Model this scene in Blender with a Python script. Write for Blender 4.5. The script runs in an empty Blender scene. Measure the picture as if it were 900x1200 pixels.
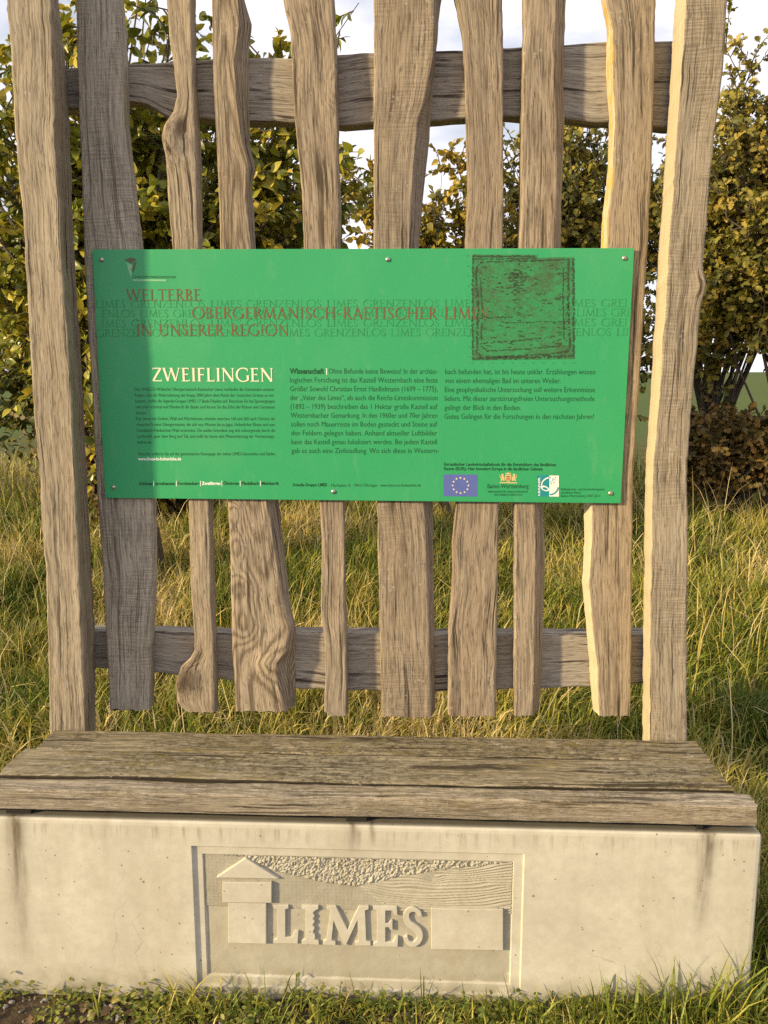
import bpy, bmesh, math, random
import numpy as np
from mathutils import Vector, Matrix
random.seed(7)
RNG = np.random.default_rng(11)
S = bpy.context.scene
C = S.collection
R = math.radians

# ------------------------------------------------------------------ camera, sky, sun, exposure
F, PITCH, YAW = 900.0, R(9.0), R(2.4)                 # focal length in photo pixels (900 x 1200)
CAM = np.array([0.0, -1.60, 1.41])
cd = bpy.data.cameras.new('camera')
cam = bpy.data.objects.new('camera', cd); C.objects.link(cam); S.camera = cam
cam.location = CAM; cam.rotation_euler = (math.pi/2 - PITCH, 0, YAW)
cd.sensor_fit = 'VERTICAL'; cd.sensor_height = 36; cd.lens = 36*F/1200
cd.clip_start = 0.05; cd.clip_end = 3000
SUN_EL, SUN_AZ = R(19.0), R(243.0)                    # azimuth clockwise from +Y
w = bpy.data.worlds.new('World'); S.world = w; w.use_nodes = True
wn, wl = w.node_tree.nodes, w.node_tree.links
sky = wn.new('ShaderNodeTexSky'); sky.sky_type = 'NISHITA'; sky.sun_disc = False
sky.sun_elevation = SUN_EL; sky.sun_rotation = SUN_AZ; sky.air_density = 1.2; sky.dust_density = 2.0
tc = wn.new('ShaderNodeTexCoord'); mp = wn.new('ShaderNodeMapping'); mp.inputs['Scale'].default_value = (1, 1, 2.6)
cl = wn.new('ShaderNodeTexNoise'); cl.inputs['Scale'].default_value = 3.2; cl.inputs['Detail'].default_value = 8; cl.inputs['Roughness'].default_value = .58
cr = wn.new('ShaderNodeValToRGB'); cr.color_ramp.elements[0].position = .22; cr.color_ramp.elements[1].position = .52
mx = wn.new('ShaderNodeMix'); mx.data_type = 'RGBA'; mx.inputs[7].default_value = (7.3, 7.15, 7.7, 1)
wl.new(tc.outputs['Generated'], mp.inputs[0]); wl.new(mp.outputs[0], cl.inputs['Vector']); wl.new(cl.outputs['Fac'], cr.inputs[0])
wl.new(cr.outputs[0], mx.inputs[0]); wl.new(sky.outputs[0], mx.inputs[6]); wl.new(mx.outputs[2], wn['Background'].inputs[0])
wn['Background'].inputs[1].default_value = 0.112
sd = bpy.data.lights.new('sun', 'SUN'); sun = bpy.data.objects.new('sun', sd); C.objects.link(sun)
sd.energy = 5.0; sd.angle = R(3.0); sd.color = (1.0, .79, .45)
sdir = Vector((math.sin(SUN_AZ)*math.cos(SUN_EL), math.cos(SUN_AZ)*math.cos(SUN_EL), math.sin(SUN_EL)))
sun.rotation_euler = sdir.to_track_quat('Z', 'Y').to_euler(); sun.location = sdir*30
S.view_settings.view_transform = 'Standard'; S.view_settings.look = 'None'
S.view_settings.exposure = 0.50; S.view_settings.gamma = 1.0; S.view_settings.use_curve_mapping = False
S.cycles.use_denoising = False
S.cycles.max_bounces = 6; S.cycles.transparent_max_bounces = 8

# ------------------------------------------------------------------ helpers
_cy, _sy, _cp, _sp = math.cos(YAW), math.sin(YAW), math.cos(PITCH), math.sin(PITCH)
RIGHT = np.array([_cy, _sy, 0]); FWD = np.array([-_sy*_cp, _cy*_cp, -_sp]); UP = np.cross(RIGHT, FWD)
def ray(u, v): return RIGHT*((u-450)/F) + UP*((600-v)/F) + FWD
def at(u, v, Y):
    "the point of the upright plane y = Y seen at a photo pixel"
    d = ray(u, v); return CAM + d*((Y-CAM[1])/d[1])
def XZ(u, v, Y): p = at(u, v, Y); return np.array([p[0], p[2]])

def tag(o, label=None, cat=None, group=None, kind=None):
    if label: o['label'] = label
    if cat: o['category'] = cat
    if group: o['group'] = group
    if kind: o['kind'] = kind
    return o
def empty(name, loc, label, cat, group=None):
    o = bpy.data.objects.new(name, None); C.objects.link(o); o.location = loc; o.empty_display_size = .1
    return tag(o, label, cat, group)
def link(name, me, mat, parent=None, smooth=False):
    o = bpy.data.objects.new(name, me); C.objects.link(o)
    if mat: me.materials.append(mat)
    if smooth: me.polygons.foreach_set('use_smooth', np.ones(len(me.polygons), dtype=bool))
    if parent is not None:                            # meshes are built in world coordinates
        p, off = parent, Vector((0, 0, 0))
        while p is not None: off += p.location; p = p.parent
        me.transform(Matrix.Translation(-off)); o.parent = parent
    return o
def fast_mesh(name, V, faces, attrs=None):
    "V (n,3); faces: array (m,k) or a list of such arrays"
    me = bpy.data.meshes.new(name)
    if not isinstance(faces, list): faces = [faces]
    V = np.asarray(V, dtype=np.float32)
    me.vertices.add(len(V)); me.vertices.foreach_set('co', V.ravel())
    idx = np.concatenate([f.ravel() for f in faces]).astype(np.int32)
    tot = np.concatenate([np.full(len(f), f.shape[1]) for f in faces]).astype(np.int32)
    st = np.concatenate([[0], np.cumsum(tot)[:-1]]).astype(np.int32)
    me.loops.add(len(idx)); me.loops.foreach_set('vertex_index', idx)
    me.polygons.add(len(tot)); me.polygons.foreach_set('loop_start', st); me.polygons.foreach_set('loop_total', tot)
    me.update(calc_edges=True)
    for k, a in (attrs or {}).items():
        a = np.asarray(a, dtype=np.float32)
        if a.ndim == 1: me.attributes.new(k, 'FLOAT', 'POINT').data.foreach_set('value', a)
        else: me.attributes.new(k, 'FLOAT_VECTOR', 'POINT').data.foreach_set('vector', a.ravel())
    return me
def bm_mesh(name, bm):
    bmesh.ops.recalc_face_normals(bm, faces=bm.faces)
    me = bpy.data.meshes.new(name); bm.to_mesh(me); bm.free(); return me
def add_box(bm, lo, hi, bevel=0, seg=2):
    r = bmesh.ops.create_cube(bm, size=1)
    lo, hi = Vector(lo), Vector(hi)
    for v in r['verts']: v.co = Vector([(lo[i]+hi[i])/2 + v.co[i]*(hi[i]-lo[i]) for i in range(3)])
    if bevel: bmesh.ops.bevel(bm, geom=list({e for v in r['verts'] for e in v.link_edges}), offset=bevel, segments=seg, affect='EDGES', profile=.6)

_TAB = np.random.default_rng(5).random((4096,))
def n1(x, seed=0):
    x = np.asarray(x, dtype=float); i = np.floor(x).astype(int); f = x-i; f = f*f*(3-2*f)
    h = lambda k: _TAB[(k*73 + seed*911) % 4096]
    return (h(i)*(1-f) + h(i+1)*f)*2-1
def n2(x, y, seed=0):
    x = np.asarray(x, dtype=float); y = np.asarray(y, dtype=float)
    i = np.floor(x).astype(int); j = np.floor(y).astype(int); f = x-i; g = y-j; f = f*f*(3-2*f); g = g*g*(3-2*g)
    h = lambda a, b: _TAB[(a*1619 + b*313 + (a*b % 977)*7 + seed*6971) % 4096]
    return ((h(i, j)*(1-f)+h(i+1, j)*f)*(1-g) + (h(i, j+1)*(1-f)+h(i+1, j+1)*f)*g)*2-1
def fbm(x, y, seed=0, o=4):
    r = 0; a = 1
    for k in range(o): r = r + a*n2(x*2**k, y*2**k, seed+k); a *= .5
    return r
def sstep(a, b, x): t = np.clip((x-a)/(b-a), 0, 1); return t*t*(3-2*t)

# ------------------------------------------------------------------ materials
class NT:
    def __init__(s, name):
        s.m = bpy.data.materials.new(name); s.m.use_nodes = True
        s.n = s.m.node_tree.nodes; s.l = s.m.node_tree.links
        s.b = s.n['Principled BSDF']; s.out = s.n['Material Output']; s.b.inputs['Specular IOR Level'].default_value = .3
    def set(s, sock, v):
        if isinstance(v, bpy.types.NodeSocket): s.l.new(v, sock)
        elif isinstance(v, (tuple, list)) and sock.type == 'RGBA' and len(v) == 3: sock.default_value = (*v, 1)
        else: sock.default_value = v
    def math(s, op, a, b=None, c=None, clamp=False):
        n = s.n.new('ShaderNodeMath'); n.operation = op; n.use_clamp = clamp
        for k, x in enumerate((a, b, c)):
            if x is not None: s.set(n.inputs[k], x)
        return n.outputs[0]
    def mix(s, f, a, b, mode='MIX'):
        n = s.n.new('ShaderNodeMix'); n.data_type = 'RGBA'; n.blend_type = mode
        s.set(n.inputs[0], f); s.set(n.inputs[6], a); s.set(n.inputs[7], b); return n.outputs[2]
    def ramp(s, f, stops):
        n = s.n.new('ShaderNodeValToRGB'); e = n.color_ramp.elements
        while len(e) < len(stops): e.new(.5)
        for k, (p, c) in enumerate(stops):
            e[k].position = p; e[k].color = (*c, 1) if isinstance(c, (tuple, list)) else (c, c, c, 1)
        s.set(n.inputs[0], f); return n.outputs[0]
    def attr(s, name): n = s.n.new('ShaderNodeAttribute'); n.attribute_name = name; return n
    def vmul(s, v, k):
        n = s.n.new('ShaderNodeVectorMath'); n.operation = 'MULTIPLY'; s.set(n.inputs[0], v); n.inputs[1].default_value = k; return n.outputs[0]
    def noise(s, v, scale, det=3, rough=.5, dist=0):
        n = s.n.new('ShaderNodeTexNoise'); s.set(n.inputs['Vector'], v); n.inputs['Scale'].default_value = scale
        n.inputs['Detail'].default_value = det; n.inputs['Roughness'].default_value = rough; n.inputs['Distortion'].default_value = dist
        return n.outputs['Fac']
    def voro(s, v, scale): n = s.n.new('ShaderNodeTexVoronoi'); s.set(n.inputs['Vector'], v); n.inputs['Scale'].default_value = scale; return n
    def pos(s): return s.n.new('ShaderNodeNewGeometry').outputs['Position']
    def sep(s, v): n = s.n.new('ShaderNodeSeparateXYZ'); s.set(n.inputs[0], v); return n.outputs
    def bump(s, h, strength=.5, dist=.002):
        n = s.n.new('ShaderNodeBump'); s.set(n.inputs['Height'], h); n.inputs['Strength'].default_value = strength; n.inputs['Distance'].default_value = dist
        s.l.new(n.outputs[0], s.b.inputs['Normal'])
    def fin(s, col, rough=.8, spec=.3):
        s.set(s.b.inputs['Base Color'], col); s.set(s.b.inputs['Roughness'], rough); s.b.inputs['Specular IOR Level'].default_value = spec; return s.m

def flat(name, col, rough=.6, spec=.3, metal=0):
    t = NT(name); t.b.inputs['Metallic'].default_value = metal
    v = t.noise(t.pos(), 60, 3)
    return t.fin(t.mix(v, tuple(c*.9 for c in col), tuple(min(1, c*1.1) for c in col)), rough, spec)

def wood(name, light=(.40, .325, .22), dark=(.12, .088, .055), grey=(.27, .25, .225), greyness=.35, rings=190, ringamt=.6, saw=0.0, cracks=1.0, moss=0.0, pale=False, edges='', lichen=None, crackscale=1.0, swirl=2.6, ringdark=.15):
    ds = lambda c, k=.10, m=.97: tuple(m*(x+(.3*c[0]+.59*c[1]+.11*c[2]-x)*k) for x in c)
    light, dark, grey = ds(light), ds(dark, .1, 1.0), ds(grey, .05, 1.0)
    t = NT(name); g = t.attr('grain').outputs['Vector']; rho = t.attr('rho').outputs['Fac']
    warp = t.noise(t.vmul(g, (34, 7, 34)), 1, 5, .6)
    ph = t.math('ADD', t.math('MULTIPLY', rho, rings*6.283), t.math('MULTIPLY', warp, swirl))
    ring = t.math('MULTIPLY_ADD', t.math('SINE', ph), .5, .5); ring = t.math('POWER', ring, 1.8)
    fib = t.noise(t.vmul(g, (430, 11, 430)), 1, 4, .6)
    fib2 = t.noise(t.vmul(g, (210, 3.2, 210)), 1, 4, .6)
    fleck = t.noise(t.vmul(g, (480, 34, 480)), 1, 2, .5)
    blot = t.noise(t.vmul(g, (11, 2.4, 11)), 1, 5, .6)
    f = t.math('ADD', t.math('MULTIPLY_ADD', ring, -ringamt*ringdark, .5), t.math('ADD', t.math('MULTIPLY_ADD', fib, 1.9, -.95), t.math('MULTIPLY_ADD', fib2, 1.0, -.5)))
    f = t.math('ADD', f, t.math('MULTIPLY_ADD', blot, .6, -.3)); f = t.math('ADD', f, ringamt*.06)
    col = t.mix(t.ramp(f, [(.10, 0), (.46, .55), (.85, 1)]), dark, light)
    gz = t.ramp(t.noise(t.vmul(g, (14, 1.6, 14)), 1, 4, .6), [(.35, 0), (.68, 1)])
    col = t.mix(t.math('MULTIPLY', gz, greyness), col, t.mix(t.ramp(f, [(.15, 0), (.75, 1)]), tuple(c*.5 for c in grey), tuple(c*1.25 for c in grey)))
    col = t.mix(t.math('MULTIPLY', t.ramp(fleck, [(.56, 0), (.68, 1)]), .7), col, tuple(c*.5 for c in dark))
    # weather checks: thin dark splits along the grain
    ck = t.noise(t.vmul(g, (120*crackscale, 1.5, 120*crackscale)), 1, 4, .6)
    cw = t.noise(t.vmul(g, (12, 3, 12)), 1.7, 2)
    ck = t.math('MULTIPLY', t.ramp(ck, [(.57, 0), (.605, 1)]), t.ramp(cw, [(.40, 0), (.56, 1)]))
    ck = t.math('MULTIPLY', ck, cracks, clamp=True)
    col = t.mix(t.math('MULTIPLY', ck, .9), col, (.035, .026, .018))
    h = t.math('ADD', t.math('MULTIPLY', fib, .9), t.math('MULTIPLY', ring, -.22*ringamt))
    h = t.math('ADD', h, t.math('MULTIPLY', fib2, .5)); h = t.math('SUBTRACT', h, t.math('MULTIPLY', ck, 1.2))
    if saw:
        sx = t.sep(g)
        wob = t.noise(t.vmul(g, (7, 40, 7)), 1, 3)
        sw = t.math('SINE', t.math('ADD', t.math('MULTIPLY', sx[1], 700), t.math('MULTIPLY', wob, 26)))
        sm = t.ramp(t.noise(t.vmul(g, (8, 4, 8)), 1.3, 3), [(.38, 0), (.6, 1)])
        sw2 = t.noise(t.vmul(g, (14, 150, 14)), 1, 3, .6)
        a = t.math('MULTIPLY', t.math('MULTIPLY_ADD', sw, .25, t.math('SUBTRACT', sw2, .3)), sm)
        col = t.mix(t.math('MULTIPLY', a, saw, clamp=True), col, tuple(c*.62 for c in dark))
        h = t.math('SUBTRACT', h, t.math('MULTIPLY', a, saw*1.5))
    kn = t.attr('knot').outputs['Fac']
    col = t.mix(t.math('MULTIPLY', t.ramp(kn, [(.2, 0), (.8, 1)]), .85), col, (.05, .032, .02))
    if moss:
        ms = t.noise(t.vmul(g, (60, 16, 60)), 1, 6, .7); ms2 = t.noise(t.vmul(g, (3, 2, 3)), 1.1, 4)
        mk = t.math('MULTIPLY', t.ramp(ms, [(.42, 0), (.62, 1)]), t.ramp(ms2, [(.38, .15), (.6, 1)]))
        col = t.mix(t.math('MULTIPLY', mk, moss), col, t.mix(t.ramp(ms, [(.5, 0), (.72, 1)]), (.085, .062, .022), (.24, .19, .05)))
        h = t.math('ADD', h, t.math('MULTIPLY', mk, .5))
        dn = t.noise(t.vmul(g, (95, 60, 95)), 1, 6, .72); dl = t.noise(t.vmul(g, (7, 3, 7)), 1, 3)
        dm = t.math('MULTIPLY', t.ramp(dn, [(.50, 0), (.60, 1)]), t.ramp(dl, [(.36, .15), (.58, 1)]))
        col = t.mix(t.math('MULTIPLY', dm, moss*.75), col, (.04, .03, .017))
        pl = t.ramp(t.noise(t.vmul(g, (80, 20, 80)), 1.3, 5, .7), [(.58, 0), (.68, .6)]); col = t.mix(pl, col, (.40, .34, .24))
        h = t.math('SUBTRACT', h, dm)
    if edges:                                             # board edges painted black, as damp dirt and as shade in the gaps
        tv = t.attr('tt').outputs['Fac']
        ed = t.math('GREATER_THAN', tv, .992)
        if edges == 'both': ed = t.math('MAXIMUM', ed, t.math('LESS_THAN', tv, .008))
        col = t.mix(t.math('MULTIPLY', ed, .93), col, (.022, .017, .011))
    if pale:                                              # sunlit brightness of the arris and side painted in as pale wood
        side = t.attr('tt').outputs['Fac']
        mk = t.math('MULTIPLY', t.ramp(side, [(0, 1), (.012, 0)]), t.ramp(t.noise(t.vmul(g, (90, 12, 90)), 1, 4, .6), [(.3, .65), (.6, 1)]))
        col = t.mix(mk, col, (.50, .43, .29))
    if lichen:
        side = t.attr('tt').outputs['Fac']
        ln = t.noise(t.vmul(g, (60, 20, 60)), 1, 5, .65)
        mk = t.math('MULTIPLY', t.ramp(ln, [(.47, 0), (.58, 1)]), t.ramp(side, [(0, 1), (lichen, 0)])); mk = t.math('MULTIPLY', mk, t.ramp(t.math('SUBTRACT', t.sep(t.pos())[2], 1.2), [(.1, .12), (.4, 1)]))
        col = t.mix(t.math('MULTIPLY', mk, .85), col, (.46, .30, .05))
    ls = t.voro(t.vmul(g, (60, 60, 60)), 1)                                   # pale lichen specks
    sp = t.math('MULTIPLY', t.math('LESS_THAN', ls.outputs['Distance'], .22), t.ramp(t.noise(g, 9, 3), [(.55, 0), (.66, .7)]))
    col = t.mix(t.math('MULTIPLY', sp, .55), col, (.42, .41, .36))
    t.bump(h, .55, .0012)
    return t.fin(col, .85, .18)

# ------------------------------------------------------------------ boards
def interp_poly(P, s):                                   # P: rows (s, value)
    P = np.array(sorted(map(tuple, P))); return np.interp(s, P[:, 0], P[:, 1])
def board(name, s, af, bf, ab, bb, d0, T, mapf, mat, parent, seed=0, knots=(), bev=.004, nf=18, rough=.0005, tilt=.12, cx=.45, endwob=.003, grainlen=1.0):
    """a sawn board: s positions along its length; af..bf its front edges, ab..bb its back edges (arrays over s);
       d0 front depth, T thickness; mapf(s, a, d) -> xyz.  knots: (s, t, radius, lift, dark)"""
    n = len(s); W = float(np.mean(bf-af))
    rows, tt, kk, rr, gg = [], [], [], [], []
    tf = np.concatenate([[0, .012, .03], np.linspace(.06, .94, nf), [.97, .988, 1]])
    def push(a, d, t, gx):
        rows.append((a, d)); tt.append(np.full(n, t)); 
        k = np.zeros(n); r = np.zeros(n)
        for (ks, kt, kr, lift, dk) in knots:
            q = np.exp(-(((s-ks+.02*n1(s*25,seed)*kr/.02*.4)/(kr*2.1))**2 + ((t-kt)*W/kr)**2)); k = np.maximum(k, q**1.5*dk); r = r + q*.017*(1 if lift >= 0 else -1)
        kk.append(k)
        c = cx + .22*n1(s*1.1+seed*3.3, seed)
        base = np.sqrt(((gx/W-c)*W)**2 + (.02 + tilt*np.abs(s - s.mean() + .25*n1(s*2.2, seed+4)) * .55)**2 + 1e-6)
        rr.append(base*.55 + r + d*.5)
        gg.append(np.stack([gx + seed*.731 + .004*n1(s*9, seed+2), s/grainlen + seed*1.37, d+seed*.3], 1))
    lift = lambda t: sum(((l*np.exp(-(((s-ks)/(kr*1.5))**2 + ((t-kt)*W/kr)**2))) for ks, kt, kr, l, dk in knots), np.zeros(n))
    for t in tf:                                                              # front face
        e = min(t, 1-t)*W
        d = d0 + bev*max(0, 1-e/bev)**2*.8 if e < bev else d0
        a = af + (bf-af)*t
        dd = d + rough*n2(t*W*160+seed, s*14, seed) + rough*1.6*n2(t*W*30, s*6, seed+1) - lift(t)
        push(a, dd, t, t*W)
    for f in (.25, .5, .75):                                                  # right side
        push(bf+(bb-bf)*f + .0015*n2(f*9+s*0, s*22, seed+7), np.full(n, d0+bev*.8+(T-bev)*f), 1.0, W+T*f)
    for t in (1, .5, 0): push(ab + (bb-ab)*t, np.full(n, d0+T), t, t*W)
    for f in (.75, .5, .25): push(af+(ab-af)*f + .0015*n2(f*9+s*0, s*22, seed+9), np.full(n, d0+bev*.8+(T-bev)*f), 0.0, -T*f)
    m = len(rows)
    A = np.array([r[0] for r in rows]).T; D = np.array([r[1] for r in rows]).T     # (n,m)
    Sx = np.repeat(s[:, None], m, 1).copy()
    Sx[0] += endwob*n1(np.arange(m)*.7, seed); Sx[-1] += endwob*n1(np.arange(m)*.7+50, seed)
    V = mapf(Sx, A, D).reshape(-1, 3)
    i = np.arange(n-1)[:, None]*m; j = np.arange(m)[None]; j2 = (j+1) % m
    Q = np.stack([i+j, i+j2, i+m+j2, i+m+j], -1).reshape(-1, 4)
    st = lambda L: np.array(L).T.reshape(-1)
    ra = np.array(rr).T.reshape(-1); g = np.array(gg).transpose(1, 0, 2).reshape(-1, 3)
    at_ = dict(tt=st(tt), knot=st(kk), rho=ra, grain=g)
    # end caps: pair the front points with the points round the back
    caps = []
    for base, flip in ((0, 0), ((n-1)*m, 1)):
        ring = base + np.arange(m)
        caps.append(ring[::-1] if not flip else ring)
    me = fast_mesh(name, V, [Q] + [np.array([c]) for c in caps], at_)
    bm = bmesh.new(); bm.from_mesh(me); bmesh.ops.recalc_face_normals(bm, faces=bm.faces); bm.to_mesh(me); bm.free()
    o = link(name, me, mat, parent, smooth=True); me.set_sharp_from_angle(angle=R(38))
    return o
vert_map = lambda s, a, d: np.stack([a, d, s], -1)          # upright board: s = z, a = x, d = y
rail_map = lambda s, a, d: np.stack([s, d, a], -1)          # rail: s = x, a = z, d = y

def edge_pts(P, Y):                                         # pixel polyline -> (z, x) rows on the plane y = Y
    q = [XZ(u, v, Y) for u, v in P]; return [(z, x) for x, z in q]

# ------------------------------------------------------------------ ground
def height(x, y):
    x = np.asarray(x, float); y = np.asarray(y, float)
    h = .38*sstep(.75, 4.8, y) + .05*fbm(x*.9, y*.9, 3, 3)*sstep(.6, 1.4, y) + .012*fbm(x*4, y*4, 8, 2)
    h = h - .3*sstep(7, 14, y) + 4.2*sstep(25, 130, y) + 16*sstep(150, 700, y)*(.6+.4*n1(x/260, 4))
    return h - .015
def gaxis(lo, hi, n, p):
    t = np.linspace(-1, 1, n); k = np.sign(t)*np.abs(t)**p
    return np.where(k < 0, -k*lo, k*hi)
gx = gaxis(-900, 900, 241, 4.2); gy = gaxis(-250, 1500, 281, 4.2)
GX, GY = np.meshgrid(gx, gy)
GV = np.stack([GX, GY, height(GX, GY)], -1).reshape(-1, 3)
nx, ny = len(gx), len(gy)
i = np.arange(ny-1)[:, None]*nx + np.arange(nx-1)[None]
GQ = np.stack([i, i+1, i+nx+1, i+nx], -1).reshape(-1, 4)
t = NT('soil_and_turf'); P = t.pos(); px_ = t.sep(P)
a = t.noise(P, 14, 6, .65); b = t.noise(P, 2.2, 4)
soil = t.mix(t.ramp(a, [(.3, 0), (.7, 1)]), (.035, .024, .014), (.11, .08, .05))
turf = t.mix(t.ramp(b, [(.35, 0), (.65, 1)]), (.05, .055, .012), (.11, .085, .03))
field = t.mix(t.noise(P, .06, 3), (.05, .085, .018), (.09, .11, .03))
far = t.ramp(t.math('DIVIDE', px_[1], 60), [(.2, 0), (.4, 1)]); near = t.ramp(t.math('ADD', px_[1], 0), [(.45, 0), (.8, 1)])
col = t.mix(far, t.mix(near, soil, turf), field)
t.bump(a, .8, .02)
ground = tag(link('ground', fast_mesh('ground', GV, GQ), t.fin(col, .95, .1), smooth=True), kind='structure')

# ------------------------------------------------------------------ concrete bench base
zt = XZ(884, 978, 0)[1]; xr = XZ(888, 1060, 0)[0]; xl = XZ(-30, 1060, 0)[0]
BD = .31
bench = empty('bench', ((xl+xr)/2, BD/2, 0), 'long concrete bench with three mossy wooden seat boards and a LIMES relief on its front', 'bench')
def concrete(name, dirt=0.0):
    t = NT(name); P = t.pos(); s = t.sep(P)
    a = t.noise(P, 7, 6, .6); b = t.noise(P, 42, 5, .65); c = t.noise(t.vmul(P, (16, 16, 2.0)), 1, 5, .6)
    col = t.mix(t.ramp(a, [(.32, 0), (.68, 1)]), (.44, .415, .34), (.55, .525, .44))
    col = t.mix(t.ramp(b, [(.35, .35), (.6, 0)]), col, (.38, .34, .27))
    col = t.mix(t.math('MULTIPLY', t.ramp(c, [(.5, 0), (.75, 1)]), .35), col, (.40, .34, .24))
    # rain streaks under the seat bolts
    for x0, wd, dep, st in ((XZ(20, 1000, 0)[0], .021, .40, 1.0), (XZ(414, 1000, 0)[0], .013, .09, .85), (XZ(828, 1000, 0)[0], .017, .30, .95), (XZ(436, 1000, 0)[0], .006, .05, .7), (XZ(125, 1000, 0)[0], .010, .12, .3)):
        dx = t.math('ADD', t.math('SUBTRACT', s[0], x0), t.math('MULTIPLY_ADD', t.noise(t.vmul(P, (1, 1, 9)), 2, 3), .02, -.01))
        g = t.math('POWER', 2.718, t.math('MULTIPLY', t.math('MULTIPLY', dx, dx), -1/(wd*wd)))
        fz = t.math('DIVIDE', t.math('SUBTRACT', zt, s[2]), dep)
        fade = t.ramp(fz, [(0, 1), (.25, .8), (1, 0)])
        nz = t.ramp(t.noise(t.vmul(P, (70, 70, 9)), 1, 4, .6), [(.28, .25), (.62, 1)])
        k = t.math('MULTIPLY', t.math('MULTIPLY', g, fade), t.math('MULTIPLY', nz, st))
        col = t.mix(k, col, (.10, .075, .04))
    # drip marks along the chamfer and a dirty foot
    dr = t.noise(t.vmul(P, (60, 60, 3)), 1, 4, .65)
    k = t.math('MULTIPLY', t.ramp(dr, [(.52, 0), (.66, 1)]), t.ramp(t.math('SUBTRACT', zt, s[2]), [(.008, 0), (.02, .55), (.06, 0)]))
    col = t.mix(k, col, (.19, .15, .09))
    ft = t.math('MULTIPLY', t.ramp(s[2], [(.0, 1), (.075, 0)]), t.ramp(t.noise(P, 18, 5, .6), [(.35, .2), (.6, 1)]))
    col = t.mix(t.math('MULTIPLY', ft, .8), col, (.20, .17, .10))
    if dirt: col = t.mix(t.math('MULTIPLY', t.ramp(t.noise(P, 25, 5, .6), [(.25, .6), (.7, 1)]), dirt), col, (.27, .245, .175))
    pv = t.voro(P, 46); rnd = t.sep(pv.outputs['Color'])[0]
    pore = t.math('MULTIPLY', t.math('LESS_THAN', pv.outputs['Distance'], t.math('MULTIPLY', rnd, .11)), t.math('GREATER_THAN', rnd, .55))
    pv2 = t.voro(P, 17); r2 = t.sep(pv2.outputs['Color'])[1]
    pore2 = t.math('MULTIPLY', t.math('LESS_THAN', pv2.outputs['Distance'], .055), t.math('GREATER_THAN', r2, .93))
    pr = t.math('MAXIMUM', pore, pore2)
    col = t.mix(t.math('MULTIPLY', pr, .75), col, (.14, .115, .08))
    ct = t.voro(t.vmul(P, (5, 5, 3)), 1); ct.feature = 'DISTANCE_TO_EDGE'
    wv = t.n.new('ShaderNodeVectorMath'); wv.operation = 'ADD'; t.set(wv.inputs[0], t.vmul(P, (5, 5, 3)))
    nn = t.n.new('ShaderNodeTexNoise'); t.set(nn.inputs['Vector'], P); nn.inputs['Scale'].default_value = 9; nn.inputs['Detail'].default_value = 5
    t.set(wv.inputs[1], t.vmul(nn.outputs['Color'], (.7, .7, .7))); t.set(ct.inputs['Vector'], wv.outputs[0])
    hair = t.math('MULTIPLY', t.math('LESS_THAN', ct.outputs['Distance'], .006), t.ramp(t.noise(P, 4, 2), [(.60, 0), (.68, .35)]))
    col = t.mix(hair, col, (.24, .20, .14))
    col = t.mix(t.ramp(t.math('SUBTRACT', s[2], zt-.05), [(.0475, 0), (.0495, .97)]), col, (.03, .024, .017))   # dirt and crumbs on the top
    t.bump(t.math('SUBTRACT', t.math('ADD', t.math('MULTIPLY', b, .25), t.math('MULTIPLY', a, .3)), pr), .5, .0018)
    return t.fin(col, .82, .25)
M_con = concrete('cast_concrete'); M_field = concrete('weathered_field', .62)
c1 = at(224, 992, 0); c2 = at(615, 1000, 0)
RX0, RX1, RZ1 = c1[0], c2[0], (c1[2]+c2[2])/2; RZ0 = at(420, 1166, 0)[2]
# the frame ends a hand above the foot in the photo only behind weeds: keep a low sill
RZ0 = max(.018, RZ0)
bm = bmesh.new()
add_box(bm, (xl, 0, -.12), (xr, BD, zt), .013, 3)
bm.faces.ensure_lookup_table()
ff = max((f for f in bm.faces if f.normal.y < -.99), key=lambda f: f.calc_area())
O = sorted(ff.verts, key=lambda v: math.atan2(v.co.z-zt/2, v.co.x-(xl+xr)/2)); bm.faces.remove(ff)     # ccw from lower left
def loop(ins, y): return [bm.verts.new((x, y, z)) for x, z in ((RX0+ins, RZ0+ins), (RX1-ins, RZ0+ins), (RX1-ins, RZ1-ins), (RX0+ins, RZ1-ins))]
L = [O, loop(0, 0), loop(.003, .006), loop(.023, .0065), loop(.0255, .0110), loop(.07, .013)]
for p, q in zip(L[:-1], L[1:]):
    for k in range(4): bm.faces.new((p[k], p[(k+1) % 4], q[(k+1) % 4], q[k]))
bm.faces.new(L[-1])
base = link('concrete_base', bm_mesh('concrete_base', bm), M_con, bench)

# the relief: a height field over the sunk field of the panel, plus the raised figures
YP = .011
def rp(zx, zy, y=YP): u, v = 210+zx*.46667, 980+zy*.46667; return XZ(u, v, y)
X0, X1, Z0, Z1 = RX0+.0262, RX1-.0262, RZ0+.0262, RZ1-.0262
hx = np.linspace(X0, X1, 600); hz = np.linspace(Z0, Z1, 260); HX, HZ = np.meshgrid(hx, hz)
hill = np.array([rp(a, b) for a, b in ((100, 44), (160, 50), (240, 85), (300, 100), (370, 115), (440, 124), (500, 112), (560, 98), (640, 85), (720, 75), (840, 62))])
hl = np.interp(HX, hill[:, 0], hill[:, 1])
band = rp(400, 182)[1]; xm = rp(452, 130)[0]
stuc = sstep(-.001, .002, HZ-hl)
rgh = (n2(HX*330, HZ*330, 1)*.8 + n2(HX*190, HZ*190, 2)*.7 + n2(HX*520, HZ*520, 6)*.4)
H = stuc*(.0035 + .0027*rgh)
low = (1-stuc)*sstep(band-.002, band+.001, HZ)
wv = HZ + .012*np.sin((HX-xm)*9) + .006*fbm(HX*9, HZ*30, 3, 2)
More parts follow.
